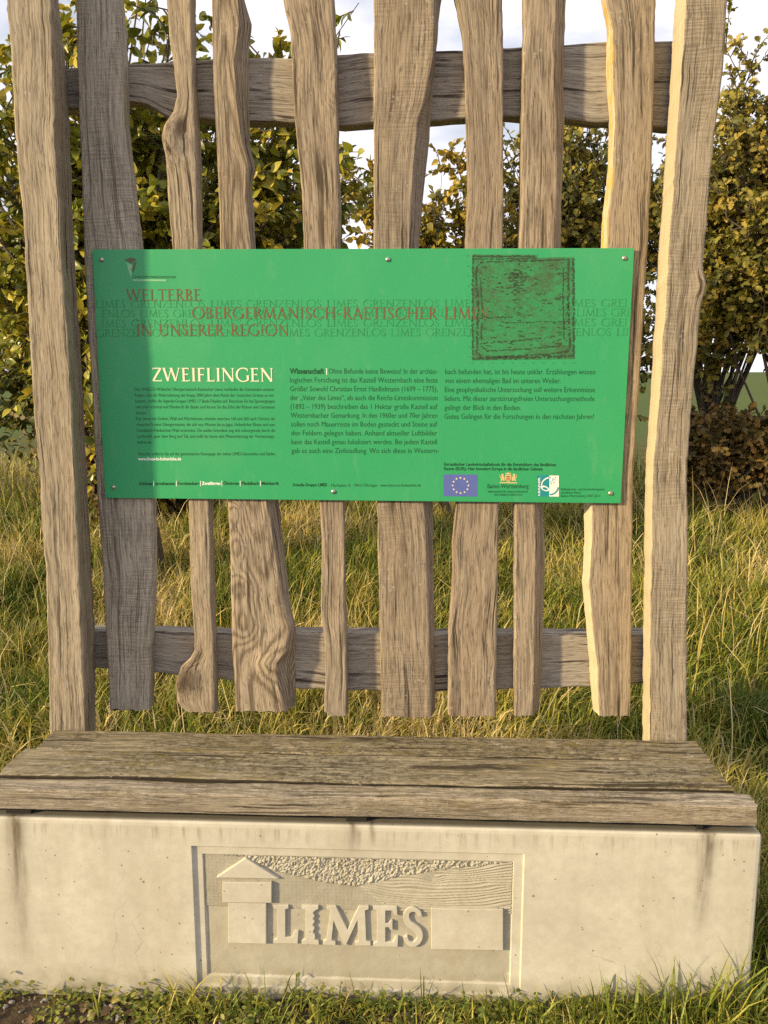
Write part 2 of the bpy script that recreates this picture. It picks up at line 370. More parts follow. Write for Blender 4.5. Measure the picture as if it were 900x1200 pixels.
kn = np.exp(-(((HX-rp(640, 105)[0])/.02)**2 + ((HZ-rp(640, 105)[1])/.012)**2)); wv = wv + kn*.012
grainy = .0022 + .0012*np.sin(wv*900) + .0008*np.sin(wv*2100+3)
dots = .0012 + .0010*(np.sin(HX*1500)*np.sin(HZ*1500))
isr = sstep(xm-.004, xm+.004, HX + (HZ-hl)*.9)
H = H + low*(isr*grainy + (1-isr)*dots)
# rough cast weathered strip left of the tower
H = H + .0002*fbm(HX*60, HZ*60, 9, 3)
HV = np.stack([HX, YP - H, HZ], -1).reshape(-1, 3)
n_ = len(hx); i = np.arange(len(hz)-1)[:, None]*n_ + np.arange(n_-1)[None]
link('relief_landscape', fast_mesh('relief_landscape', HV, np.stack([i, i+1, i+n_+1, i+n_], -1).reshape(-1, 4)), M_field, base, smooth=True)
def extrude(name, polys, y0, y1, mat, parent, bevel=.0012):
    "each poly: (x, z) outline or a strip; raised from depth y0 (back) to y1 (front)"
    bm = bmesh.new()
    for k, pl in enumerate(polys):
        vs = [bm.verts.new((x, y1 - .00015*k, z)) for x, z in pl]
        f = bm.faces.new(vs)
        r = bmesh.ops.extrude_face_region(bm, geom=[f])
        for v in r['geom']:
            if isinstance(v, bmesh.types.BMVert): v.co.y = y0
    me = bm_mesh(name, bm); o = link(name, me, mat, parent)
    if bevel:
        md = o.modifiers.new('bevel', 'BEVEL'); md.width = bevel; md.segments = 2; md.limit_method = 'ANGLE'; md.angle_limit = R(40)
    return o
q = lambda *pts: [tuple(rp(a, b, .006)) for a, b in pts]
tower = extrude('relief_tower', [q((124, 166), (219, 167), (219, 268), (124, 266))], .013, .0028, M_con, base)
extrude('upper_storey', [q((110, 112), (233, 113), (233, 164), (110, 163))], .013, .0005, M_con, tower)
extrude('roof', [q((94, 101), (168, 52), (251, 104))], .013, .0012, M_con, tower)
extrude('relief_block', [q((633, 178), (813, 181), (813, 283), (633, 280))], .013, .001, M_con, base)
def ribbon(pts, wds):
    pts = np.array(pts, float); d = np.gradient(pts, axis=0); d /= np.linalg.norm(d, axis=1)[:, None]
    nrm = np.stack([-d[:, 1], d[:, 0]], 1); w = np.array(wds)[:, None]/2
    return pts+nrm*w, pts-nrm*w
def S_curve(n=22):
    P = [(.90, .80), (.80, .93), (.50, 1.0), (.20, .93), (.12, .76), (.25, .60), (.52, .50), (.80, .38), (.90, .22), (.78, .07), (.48, 0), (.18, .07), (.06, .22)]
    P = np.array(P); s = np.linspace(0, len(P)-1, n*2); k = np.arange(len(P))
    # smooth with a Catmull-Rom pass
    out = []
    for x in s:
        i = min(int(x), len(P)-2); f = x-i; p0, p1, p2, p3 = P[max(i-1, 0)], P[i], P[i+1], P[min(i+2, len(P)-1)]
        out.append(.5*((2*p1)+(-p0+p2)*f+(2*p0-5*p1+4*p2-p3)*f*f+(-p0+3*p1-3*p2+p3)*f**3))
    return np.array(out)
# LIMES, slab serif capitals (outlines in the zoomed relief picture's units)
def LQ(pts): return [tuple(rp(a, b, .008)) for a, b in pts]
letters = [
    LQ([(237, 171), (275, 171), (275, 179), (267, 181), (267, 251), (284, 252), (290, 236), (300, 236), (298, 267), (237, 266), (237, 258), (247, 256), (247, 181), (237, 179)]),
    LQ([(308, 172), (350, 172), (350, 180), (342, 184), (336, 190), (341, 198), (336, 204), (341, 212), (335, 220), (341, 228), (336, 238), (342, 246), (341, 257), (351, 260), (351, 270), (308, 269), (308, 260), (318, 257), (318, 182), (308, 180)]),
    LQ([(371, 173), (394, 173), (423, 233), (452, 173), (476, 173), (476, 181), (467, 184), (470, 260), (481, 263), (481, 272), (442, 272), (442, 264), (450, 261), (448, 208), (419, 271), (414, 271), (388, 210), (383, 259), (393, 262), (393, 271), (361, 270), (361, 262), (370, 258), (380, 184), (371, 181)]),
    LQ([(487, 174), (547, 174), (548, 196), (541, 196), (536, 184), (518, 184), (518, 216), (527, 216), (530, 209), (536, 209), (536, 233), (530, 233), (527, 226), (518, 226), (518, 263), (537, 263), (543, 250), (550, 250), (549, 275), (487, 274), (487, 266), (497, 263), (497, 184), (487, 182)]),
]
sc = S_curve(); sw_ = .20 + .12*np.exp(-((np.linspace(0, 1, len(sc))-.5)/.22)**2)
A_, B_ = ribbon(sc*np.array([44, -88])+np.array([565, 269]), -sw_*56)
letters.append(LQ(list(map(tuple, A_)) + list(map(tuple, B_[::-1]))))
extrude('relief_lettering', letters, .013, .0045, M_con, base, .0008)

# spacers and bolts between base and seat
bm = bmesh.new()
M_rub = flat('dark_spacer', (.02, .017, .014), .8)
for u0, u1 in ((6, 36), (405, 430), (818, 826)):
    bm = bmesh.new(); x0 = XZ(u0, 962, .01)[0]; x1 = XZ(u1, 962, .01)[0]
    add_box(bm, (x0, .015, zt-.002), (x1, .29, zt+.024), .002)
    link('spacer', bm_mesh('spacer', bm), M_rub, bench)

# seat boards, front to back
M_seat = [wood('seat_wood_worn', (.43, .355, .25), (.13, .098, .062), (.30, .275, .235), .5, 130, .35, cracks=1.0, moss=.45, crackscale=.7, edges='back'),
          wood('seat_wood_mossy', (.40, .33, .205), (.075, .058, .032), (.24, .22, .17), .35, 120, .3, cracks=1.3, moss=.95, crackscale=.5, edges='both'),
          wood('seat_wood_back', (.41, .335, .205), (.075, .058, .031), (.24, .22, .17), .3, 120, .3, cracks=1.2, moss=.95, crackscale=.5, edges='both')]
ZT = zt + .068                                          # seat top
def plane_z(u, v, z): d = ray(u, v); k = (z-CAM[2])/d[2]; p = CAM+d*k; return p
seat_map = lambda s, a, d: np.stack([s, a, ZT-d], -1)
def seat_board(x0, x1, y0, y1, T, drop, mat, seed, knots=(), split=0):
    s = np.linspace(x0, x1, 330); o = np.zeros_like(s)
    e = .0010*n1(s*40, seed)+.0016*n1(s*14, seed+2)+.0032*n1(s*3.1, seed+1)
    e2 = .0010*n1(s*40, seed+20)+.0016*n1(s*14, seed+22)+.0032*n1(s*3.1, seed+21)
    return board('seat_board', s, o+y0+e, o+y1+e2, o+y0+.001+e*.5, o+y1+e2, drop, T, seat_map, mat, bench, seed, knots, .005, 26, .0012, .05, .4, .0025)


# the front board stands on edge, the other two lie flat behind it
seat_board(-1.030, .757, .0005, .056, .048, 0, M_seat[0], 3)
seat_board(-.990, .728, .0640, .199, .044, -.003, M_seat[1], 8, ((.02, .55, .020, .002, .7), (-.28, .6, .008, .0, .9)))
seat_board(-.966, .731, .2055, .316, .044, .000, M_seat[2], 15, ((-.55, .4, .012, 0, .8),))

# ------------------------------------------------------------------ fence
YPOST, YPL, TPL = .326, .428, .042
zmid = 1.2
fence = empty('plank_fence', (0, YPL, 0), 'tall weathered oak plank fence with wavy edged boards between two square posts behind the bench', 'fence')
W_ = {}
W_['post'] = wood('post_oak', (.43, .35, .235), (.15, .112, .07), (.30, .275, .23), .35, 150, .8)
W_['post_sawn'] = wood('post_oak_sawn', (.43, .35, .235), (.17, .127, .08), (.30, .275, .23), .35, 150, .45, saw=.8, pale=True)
def poly_z(P, Y, s):
    e = np.array(sorted(edge_pts(P, Y)))
    z, x = e[:, 0], e[:, 1]
    r = np.interp(s, z, x)
    top = s > z[-1]
    sl = (x[-1]-x[max(-4, -len(x))])/(z[-1]-z[max(-4, -len(x))]+1e-9)
    return np.where(top, x[-1]+np.clip(sl, -.12, .12)*(s-z[-1]), r)
def plank(name, Lf, Rf, zb, zt_, Y, T, mat, seed, Lb=None, Rb=None, knots=(), label=None, parent=fence, wav=.0008, **kw):
    """Lf, Rf: pixel outlines of the front face; Lb, Rb: of the back edges where a waney side shows"""
    s = np.linspace(zb, zt_, 360)
    back = lambda P: np.mean([u for u, v in P]) 
    a = poly_z(Lf, Y if (back(Lf) < 450 or Lb is not None) else Y+T, s); b = poly_z(Rf, Y if (back(Rf) > 450 or Rb is not None) else Y+T, s)
    n_a = wav*(n1(s*30, seed)+.8*n1(s*75, seed+1)); n_b = wav*(n1(s*30, seed+2)+.8*n1(s*75, seed+3))
    a, b = a+n_a, b+n_b
    ab = poly_z(Lb, Y+T, s)+n_a if Lb is not None else a+.002*n1(s*8, seed+5)
    bb = poly_z(Rb, Y+T, s)+n_b if Rb is not None else b+.002*n1(s*8, seed+6)
    kn = [(XZ(u, v, Y)[1], t, r, l, d) for (u, v, t, r, l, d) in knots]
    o = board(name, s, a, b, ab, bb, Y, T, vert_map, mat, parent, seed, kn, **kw)
    if label: o['label'] = label
    return o
# posts (front face, and the far edge of the side that shows)
plank('post', [(7, 0), (15, 100), (17, 150), (22, 215), (27, 248), (29, 300), (37, 450), (46, 562), (48, 600), (54, 675), (56, 750), (58, 850)],
      [(59, 0), (64, 110), (65, 185), (70, 240), (72, 295), (84, 465), (90, 610), (95, 710), (100, 850)], -.35, 2.72, YPOST, .125, W_['post'], 1,
      Rb=[(68, 0), (77, 75), (82, 150), (86, 280), (97, 450), (102, 560), (107, 660), (111, 735), (112, 855)], Lb=[(16, 0), (24, 150), (38, 300), (52, 562), (66, 850)], bev=.003, wav=.0012)
plank('post', [(804, 0), (795, 125), (784, 290), (775, 425), (765, 560), (762, 710), (762, 862)],
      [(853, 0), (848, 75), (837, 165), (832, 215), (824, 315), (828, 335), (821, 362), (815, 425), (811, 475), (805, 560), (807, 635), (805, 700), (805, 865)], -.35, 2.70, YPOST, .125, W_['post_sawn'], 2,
      Lb=[(791, 0), (782, 150), (772, 290), (764, 425), (756, 560), (754, 710), (753, 862)], Rb=[(840, 0), (815, 290), (790, 860)], knots=((822, 336, .93, .018, .004, .3),), bev=.003, wav=.0012)
# rails
def rail(name, top, bot, x0, x1, Y, T, mat, seed, **kw):
    s = np.linspace(x0, x1, 340)
    tp = np.array(sorted([tuple(XZ(u, v, Y)) for u, v in top])); bt = np.array(sorted([tuple(XZ(u, v, Y)) for u, v in bot]))
    a = np.interp(s, bt[:, 0], bt[:, 1]) + .0022*n1(s*22, seed); b = np.interp(s, tp[:, 0], tp[:, 1]) + .0018*n1(s*22, seed+1)
    return board(name, s, a, b, a+.004, b-.002, Y, T, rail_map, mat, fence, seed, **kw)
YR = YPL+TPL+.001
M_rail = wood('rail_oak', (.38, .325, .245), (.15, .12, .09), (.31, .285, .25), .6, 120, .3, cracks=1.3, crackscale=.55)
xL, xR = XZ(60, 100, YR)[0], XZ(800, 100, YR)[0]
xL2, xR2 = XZ(90, 760, YR)[0], XZ(768, 760, YR)[0]
rail('rail', [(78, 80), (150, 75), (200, 73), (240, 70), (293, 68), (340, 68), (400, 63), (440, 62), (512, 59), (545, 59), (592, 56), (612, 55), (662, 52), (710, 49), (785, 47)],
     [(78, 128), (150, 119), (172, 122), (190, 133), (205, 139), (240, 139), (293, 142), (345, 143), (398, 147), (438, 145), (500, 141), (544, 139), (592, 136), (612, 137), (662, 139), (690, 143), (712, 143), (785, 150)], xL, xR, YR, .06, M_rail, 21)
rail('rail', [(108, 739), (185, 740), (260, 743), (345, 741), (410, 742), (510, 744), (600, 743), (690, 744), (756, 743)],
     [(108, 782), (185, 789), (260, 797), (345, 807), (410, 809), (510, 811), (600, 808), (690, 805), (756, 800)], xL2, xR2, YR, .06, M_rail, 22)
grey = wood('oak_plank_grey', (.50, .43, .32), (.21, .17, .12), (.38, .345, .285), .4, 150, .35, saw=.8, cracks=.6)
warmA = wood('oak_plank_warm', (.43, .34, .225), (.14, .10, .062), (.30, .27, .22), .3, 150, .8)
warmB = wood('oak_plank_brown', (.40, .305, .20), (.125, .088, .055), (.28, .25, .20), .35, 140, .6)
figured = wood('oak_plank_figured', (.43, .335, .22), (.13, .092, .055), (.29, .26, .215), .25, 200, 1.1, cracks=.8, swirl=4.5, ringdark=.34)
figB = wood('oak_plank_cathedral', (.42, .325, .215), (.13, .092, .056), (.29, .26, .215), .3, 170, 1.2, cracks=.9)
sawn = wood('oak_plank_sawn', (.40, .31, .205), (.13, .094, .058), (.28, .25, .21), .35, 150, .6, saw=.5)
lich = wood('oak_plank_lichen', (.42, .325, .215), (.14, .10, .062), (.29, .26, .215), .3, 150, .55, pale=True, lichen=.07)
zb = [XZ(100+70*k, 835, YPL)[1] for k in range(10)]
Zp = lambda u, v: XZ(u, v, YPL)[1]
plank('plank', [(89, 0), (90, 75), (93, 150), (97, 250), (98, 295), (106, 440), (114, 585), (120, 660), (125, 760), (128, 832)],
      [(146, 0), (150, 75), (152, 150), (160, 210), (166, 270), (168, 292), (176, 440), (184, 590), (184, 685), (181, 760), (181, 832)], Zp(155, 832), 2.66, YPL, TPL, grey, 31, label='grey sawn plank in the shade of the post')
plank('plank', [(195, 0), (198, 45), (204, 80), (207, 112), (203, 130), (193, 146), (190, 160), (194, 185), (197, 235), (202, 292), (211, 440), (221, 588), (222, 635), (223, 685), (226, 725), (228, 762), (222, 772), (212, 781), (206, 803), (208, 824), (217, 834)],
      [(230, 0), (231, 75), (234, 150), (237, 240), (238, 292), (245, 440), (250, 588), (252, 685), (255, 760), (257, 835)], Zp(237, 835), 2.60, YPL, TPL, warmA, 32,
      knots=((214, 152, .55, .016, -.004, 1.0), (206, 163, .25, .028, .012, .35), (220, 795, .2, .026, .012, .8), (230, 770, .35, .015, -.003, .7)), label='narrow plank with a knot hole near the top and a burl at its foot')
plank('plank', [(248, 0), (250, 100), (254, 175), (257, 250), (258, 292), (262, 440), (267, 588), (270, 660), (272, 760), (276, 834)],
      [(280, 0), (281, 30), (275, 70), (277, 100), (284, 165), (292, 195), (290, 230), (295, 292), (305, 440), (314, 588), (325, 650), (331, 700), (341, 735), (335, 765), (327, 777), (326, 795), (335, 834)], Zp(310, 834), 2.68, YPL, TPL, figured, 33,
      Rb=[(287, 0), (295, 28), (292, 60), (292, 100), (293, 170), (300, 200), (295, 220), (298, 250), (300, 292), (313, 440), (327, 588), (334, 650), (340, 705), (347, 735), (346, 785), (346, 834)],
      knots=((283, 640, .2, .022, .002, .35), (285, 690, .22, .026, .002, .4), (286, 730, .25, .024, .002, .35), (330, 775, .85, .03, .008, .3), (262, 600, .2, .02, .001, .2)), label='wide plank with swirling grain and a bulging edge')
plank('plank', [(332, 0), (340, 40), (342, 75), (346, 150), (354, 225), (356, 292), (366, 440), (375, 588), (377, 635), (376, 720), (381, 757), (381, 790), (380, 834), (388, 839)],
      [(392, 0), (396, 75), (398, 150), (400, 292), (402, 440), (405, 590), (406, 710), (407, 760), (408, 838)], Zp(394, 839), 2.70, YPL, TPL, figB, 34, knots=((394, 100, .9, .02, .003, .1),))
plank('plank', [(438, 0), (438, 292), (440, 440), (442, 590), (447, 840)],
      [(510, 0), (509, 65), (500, 110), (490, 145), (485, 200), (480, 291), (488, 440), (497, 590), (501, 640), (503, 720), (506, 840)], Zp(475, 840), 2.64, YPL, TPL, sawn, 35,
      Rb=[(517, 0), (514, 25), (510, 75), (505, 140), (502, 175), (495, 240), (491, 291), (499, 440), (507, 590), (509, 710), (510, 840)], knots=((465, 770, .35, .02, .001, .25),))
plank('plank', [(532, 0), (540, 40), (544, 100), (546, 175), (548, 225), (545, 290), (540, 440), (534, 592), (530, 635), (529, 685), (525, 735), (524, 839)],
      [(589, 0), (590, 75), (590, 290), (587, 440), (585, 592), (584, 660), (582, 760), (581, 839)], Zp(552, 839), 2.68, YPL, TPL, lich if False else warmB, 36)
plank('plank', [(612, 0), (610, 125), (609, 200), (607, 290), (604, 440), (601, 592), (601, 710), (601, 839)],
      [(653, 0), (652, 60), (651, 110), (653, 150), (654, 200), (651, 290), (640, 440), (628, 592), (629, 650), (627, 735), (627, 785), (625, 838)], Zp(616, 839), 2.62, YPL, TPL, figB, 37,
      Rb=[(663, 0), (662, 35), (660, 100), (662, 130), (659, 200), (657, 290), (646, 440), (636, 592), (639, 650), (636, 735), (635, 785), (631, 838)])
plank('plank', [(710, 0), (718, 35), (718, 90), (721, 140), (718, 200), (712, 250), (711, 290), (702, 440), (693, 592), (694, 635), (690, 685), (694, 735), (700, 785), (702, 839)],
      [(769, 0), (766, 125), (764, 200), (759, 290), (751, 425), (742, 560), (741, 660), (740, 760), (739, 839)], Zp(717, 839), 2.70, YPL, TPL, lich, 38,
      Lb=[(704, 0), (711, 35), (710, 90), (714, 140), (712, 200), (706, 250), (704, 290), (694, 440), (684, 592), (685, 635), (682, 685), (687, 735), (691, 785), (695, 839)], label='plank with yellow lichen along its left edge')

# ------------------------------------------------------------------ information board
YS = YPL-.010
corner_px = [(110, 293), (745, 290), (726, 590.5), (121, 583)]
cw = np.array([XZ(u, v, YS) for u, v in corner_px])
W = (np.linalg.norm(cw[1]-cw[0])+np.linalg.norm(cw[2]-cw[3]))/2; Hs = (np.linalg.norm(cw[3]-cw[0])+np.linalg.norm(cw[2]-cw[1]))/2
dx = (cw[1]-cw[0])+(cw[2]-cw[3]); ang = math.atan2(dx[1], dx[0]); cen = cw.mean(0)
ex = np.array([math.cos(ang), math.sin(ang)]); ez = np.array([-math.sin(ang), math.cos(ang)])
def homography(src, dst):
    A = []
    for (x, y), (u, v) in zip(src, dst):
        A += [[x, y, 1, 0, 0, 0, -u*x, -u*y], [0, 0, 0, x, y, 1, -v*x, -v*y]]
    h = np.linalg.solve(np.array(A, float), np.array(dst, float).ravel()); return np.append(h, 1).reshape(3, 3)
HM = homography(corner_px, [(0, Hs), (W, Hs), (W, 0), (0, 0)])
def sg(u, v): p = HM @ np.array([u, v, 1.0]); return p[:2]/p[2]         # photo pixel -> board coordinates (metres from its lower left)
def w3(P, off):                                                           # board coordinates -> world
    P = np.asarray(P, float).reshape(-1, 2) - np.array([W/2, Hs/2])
    q = cen + P[:, :1]*ex + P[:, 1:]*ez
    return np.stack([q[:, 0], np.full(len(q), YS-off), q[:, 1]], -1)
board_t = empty('information_board', (cen[0], YS, cen[1]-Hs/2), 'green printed information board headed ZWEIFLINGEN screwed onto the planks', 'sign')
t = NT('board_green'); P = t.pos()
v = t.noise(P, 5, 4); v2 = t.noise(t.vmul(P, (40, 40, 12)), 1, 4, .6)
col = t.mix(v, (.027, .305, .112), (.035, .335, .127))
col = t.mix(t.ramp(v2, [(.58, 0), (.75, .16)]), col, (.20, .40, .20)); sm = t.noise(t.vmul(P, (5, 1, 3)), 1, 4, .55); col = t.mix(t.ramp(sm, [(.5, 0), (.75, .25)]), col, (.12, .40, .17))  # paler blotches; the broad ones paint soft glare into the green
t.set(t.b.inputs['Coat Weight'], .15); t.b.inputs['Coat Roughness'].default_value = .25
fm = t.noise(P, 30, 3); t.set(t.b.inputs['Roughness'], .38)
M_green = t.fin(col, .42, .35)
bm = bmesh.new(); add_box(bm, (0, 0, 0), (W, .004, Hs), .0008, 1)
for vv in bm.verts:
    p = w3([(vv.co.x, vv.co.z)], 0)[0]; vv.co = (p[0], YS+vv.co.y, p[2])
panel = link('panel', bm_mesh('panel', bm), M_green, board_t)
def ink(name, c, rough=.45): return flat(name, c, rough, .3)
I_dark = ink('ink_dark_green', (.012, .085, .026)); I_wm = ink('ink_watermark', (.030, .25, .080)); I_brown = ink('ink_brown', (.18, .095, .042))
I_cream = ink('ink_cream', (.72, .70, .50)); I_white = ink('ink_white', (.74, .76, .70)); I_grey = ink('ink_grey', (.10, .11, .06))
I_blue = ink('ink_flag_blue', (.10, .13, .37)); I_yel = ink('ink_star', (.72, .66, .36)); I_teal = ink('ink_teal', (.015, .24, .26)); I_red = ink('ink_dark_red', (.22, .05, .03))
class Print:
    "flat ink shapes in board coordinates, gathered into one mesh"
    def __init__(s, off): s.V, s.F, s.n, s.off, s.k = [], [], 0, off, 0
    def poly(s, pts, px=True, lift=None):
        pts = np.array([sg(*p) for p in pts]) if px else np.asarray(pts, float)
        s.k += 1; l = (s.k % 6)*.00005 if lift is None else lift
        s.V.append(w3(pts, s.off+l)); s.F.append(tuple(range(s.n, s.n+len(pts)))); s.n += len(pts)
    def mesh2(s, V2, faces):
        s.V.append(w3(V2, s.off)); s.F += [tuple(i+s.n for i in f) for f in faces]; s.n += len(V2)
    def build(s, name, mat, parent=panel):
        me = bpy.data.meshes.new(name); me.from_pydata(np.concatenate(s.V).tolist(), [], s.F); me.update()
        bm = bmesh.new(); bm.from_mesh(me)
        for f in bm.faces:
            f.normal_update()
            if f.normal.y > 0: f.normal_flip()
        bm.to_mesh(me); bm.free()
        return link(name, me, mat, parent)
def text2d(txt, bold=0.0):
    cu = bpy.data.curves.new('t', 'FONT'); cu.body = txt; cu.resolution_u = 2; cu.fill_mode = 'FRONT'; cu.offset = bold
    o = bpy.data.objects.new('t', cu); C.objects.link(o)
    dg = bpy.context.evaluated_depsgraph_get(); me = bpy.data.meshes.new_from_object(o.evaluated_get(dg))
    V = np.array([v.co[:2] for v in me.vertices]).reshape(-1, 2); Fc = [tuple(p.vertices) for p in me.polygons]
    bpy.data.objects.remove(o); bpy.data.curves.remove(cu); bpy.data.meshes.remove(me); return V, Fc
def put(pr, txt, u0, u1, vb, size_px, bold=0.0):
    "a line of sans text whose baseline runs between photo pixels (u0, vb) and (u1, vb2)"
    v0, v1 = vb if isinstance(vb, tuple) else (vb, vb)
    V, Fc = text2d(txt, bold); p0, p1 = sg(u0, v0), sg(u1, v1)
    s = size_px*.00222/.73; x0, x1 = V[:, 0].min(), V[:, 0].max()                # size_px: cap height
    d = p1-p0; n = np.array([-d[1], d[0]])/np.linalg.norm(d)
    q = p0 + (V[:, :1]-x0)/(x1-x0)*d + V[:, 1:]*s*n
    pr.mesh2(q, Fc)
# --- incised Roman capitals, drawn stroke by stroke (cap height 1)
def arc(cx, cy, rx, ry, a0, a1, T, t_, n=20, axis=0):
    a = np.radians(np.linspace(a0, a1, n)); P = np.stack([cx+rx*np.cos(a), cy+ry*np.sin(a)], 1)
    return ribbon(P, t_+(T-t_)*np.abs(np.cos(a-axis))**1.6)
def glyphs(T, t_):
    l = lambda x0, y0, x1, y1, w: ribbon([(x0, y0), (x1, y1)], [w, w])
    st = lambda x, w=None, y0=0, y1=1: l(x, y0, x, y1, w or T)
    sf = lambda x, y, h=.13: l(x-h, y+(.018 if y < .5 else -.018), x+h, y+(.018 if y < .5 else -.018), .036)
    vb = lambda x, y, h: l(x, y-h, x, y+h, .04)
    return {
    'A': (.80, [l(.08, 0, .40, 1, t_), l(.38, 1, .74, 0, T), l(.18, .34, .60, .34, t_), sf(.08, 0, .1), sf(.74, 0, .12)]),
    'B': (.66, [st(.16), sf(.10, 0, .1), sf(.10, 1, .1), arc(.18, .75, .30, .25, 90, -90, T, t_), arc(.18, .25, .38, .25, 90, -90, T, t_)]),
    'C': (.88, [arc(.52, .5, .46, .5, 48, 312, T, t_), vb(.83, .82, .07), vb(.83, .18, .05)]),
    'D': (.92, [st(.16), sf(.10, 0, .1), sf(.10, 1, .1), arc(.28, .5, .55, .5, 90, -90, T, t_), l(.16, .97, .3, .98, t_), l(.16, .02, .3, .02, t_)]),
    'E': (.62, [st(.16), sf(.10, 0, .1), sf(.10, 1, .1), l(.16, .97, .52, .97, t_), l(.16, .52, .46, .52, t_), l(.16, .03, .55, .03, t_), vb(.52, .92, .07), vb(.46, .52, .06), vb(.56, .08, .08)]),
    'F': (.58, [st(.16), sf(.16, 0), sf(.10, 1, .1), l(.16, .97, .52, .97, t_), l(.16, .50, .46, .50, t_), vb(.52, .92, .07), vb(.46, .5, .06)]),
    'G': (.94, [arc(.52, .5, .46, .5, 50, 320, T, t_), l(.84, .08, .84, .42, T), sf(.84, .42, .11), vb(.83, .82, .07)]),
    'H': (.92, [st(.16), st(.76), l(.16, .52, .76, .52, t_), sf(.16, 0), sf(.16, 1), sf(.76, 0), sf(.76, 1)]),
    'I': (.32, [st(.16), sf(.16, 0), sf(.16, 1)]),
    'L': (.60, [st(.16), sf(.10, 0, .1), sf(.16, 1), l(.16, .03, .54, .03, t_), vb(.55, .08, .09)]),
    'M': (1.06, [l(.12, 0, .22, 1, t_), l(.20, 1, .53, .02, T), l(.53, .02, .86, 1, t_), l(.84, 1, .95, 0, T), sf(.12, 0, .1), sf(.95, 0, .12), sf(.18, 1, .08), sf(.88, 1, .08)]),
    'N': (.92, [st(.14, t_), l(.12, 1, .78, 0, T), st(.78, t_), sf(.14, 0, .1), sf(.10, 1, .1), sf(.78, 1, .11)]),
    'O': (1.02, [arc(.51, .5, .46, .5, 0, 360, T, t_, 36, .25)]),
    'R': (.70, [st(.16), sf(.16, 0), sf(.10, 1, .1), arc(.18, .74, .34, .26, 90, -90, T, t_), l(.32, .49, .68, 0, T), sf(.70, 0, .07)]),
    'S': (.56, [ribbon(S_curve(12)*np.array([.44, 1])+np.array([.06, 0]), t_+(T-t_)*np.exp(-((np.linspace(0, 1, 24)-.5)/.25)**2)), vb(.46, .84, .07), vb(.09, .16, .07)]),
    'T': (.72, [st(.36), sf(.36, 0), l(.02, .97, .70, .97, t_), vb(.03, .92, .07), vb(.69, .92, .07)]),
    'U': (.86, [l(.14, 1, .14, .32, T), arc(.43, .32, .29, .32, 180, 360, t_, t_), l(.72, 1, .72, 0.0, t_), sf(.14, 1), sf(.72, 1)]),
    'W': (1.22, [l(.06, 1, .34, .02, T), l(.34, .02, .60, 1, t_), l(.58, 1, .88, .02, T), l(.88, .02, 1.14, 1, t_), sf(.08, 1), sf(.58, 1), sf(1.14, 1, .1)]),
    'Z': (.70, [l(.08, .97, .64, .97, t_), l(.62, .97, .06, .03, T), l(.06, .03, .66, .03, t_), vb(.08, .91, .08), vb(.66, .09, .09)]),
    '-': (.40, [l(.06, .42, .34, .42, t_)]), ' ': (.42, []), '|': (.3, [])}
GL = {}
def caps(pr, txt, u0, u1, vb, hpx, T=.115, t_=.055, clip=None, track=.05):
    key = (T, t_)
    if key not in GL: GL[key] = glyphs(T, t_)
    v0, v1 = vb if isinstance(vb, tuple) else (vb, vb)
    p0, p1 = sg(u0, v0), sg(u1, v1); d = p1-p0; n = np.array([-d[1], d[0]])/np.linalg.norm(d)
    tot = sum(GL[key][c][0]+track for c in txt)-track; x = 0; hh = hpx*.00222
    for c in txt:
        wd, sts = GL[key][c]
        for a, b in sts:
            for k in range(len(a)-1):
                qd = np.array([a[k], a[k+1], b[k+1], b[k]]); qd[:, 0] = (qd[:, 0]+x)/tot
                pts = p0 + qd[:, :1]*d + qd[:, 1:]*hh*n
                if clip and (pts[:, 0].min() < clip[0] or pts[:, 0].max() > clip[1]): continue
                pr.poly(pts, px=False, lift=(pr.k % 40)*.000012)
            pr.k += 1
        x += wd+track
# watermark lines
pr = Print(.0002); u = 'LIMES GRENZENLOS '
for txt, u0, u1, vv in ((u*5, 113, 797, (361, 359)), ('ZENLOS '+u*4+'LIMES GREN', 113, 752, (372, 370)), (u*5, 113, 797, (383.5, 381.5)), ('GRENZENLOS '+u*4+'LIME', 113.5, 752, (394.5, 393))):
    tot = u1-u0
    caps(pr, txt.rstrip(), u0, u1, vv, 8.6, .10, .06, clip=(.003, W-.003))
pr.build('watermark_lettering', I_wm)
pr = Print(.0006)
caps(pr, 'WELTERBE', 149.5, 236, 352.5, 13, track=.10)
caps(pr, 'OBERGERMANISCH-RAETISCHER LIMES', 225.5, 571, (373.5, 373.5), 13, track=.10)
caps(pr, 'IN UNSERER REGION', 160.5, 338, 393, 12.6, track=.10)
pr.build('title_lettering', I_brown)
pr = Print(.0006); caps(pr, 'ZWEIFLINGEN', 178, 319.5, (446.5, 447), 15.5, .15, .075, track=.08); pr.build('place_name_lettering', I_cream)
# left column
pr = Print(.0003); prw = Print(.0003)
left = ['Das UNESCO-Welterbe Obergermanisch-Raetischer Limes verbindet die Gemeinden unserer', 'Region. Um die Wahrnehmung der knapp 2000 Jahre alten Reste der römischen Grenze zu ver-',
 'bessern, stellte die Agenda-Gruppe LIMES 17 Bank-Objekte auf. Besuchen Sie bei Spaziergängen', 'zwischen Schöntal und Mainhardt die Bänke und lernen Sie das Erbe der Römer und Germanen', 'kennen.',
 'Der Limes mit Graben, Wall und Wachtürmen schützte zwischen 160 und 260 nach Christus die', 'römische Provinz Obergermanien, die sich von Westen bis zu Jagst, Hohenloher Ebene und zum',
 'Schwäbisch-Fränkischen Wald erstreckte. Die antike Grenzlinie zog sich schnurgerade durch die', 'Landschaft, quer über Berg und Tal, und stellt bis heute eine Meisterleistung der Vermessungs-', 'technik dar.', '',
 'Aktuelles erfahren Sie auf der gemeinsamen Homepage der sieben LIMES-Gemeinden und Städte:']
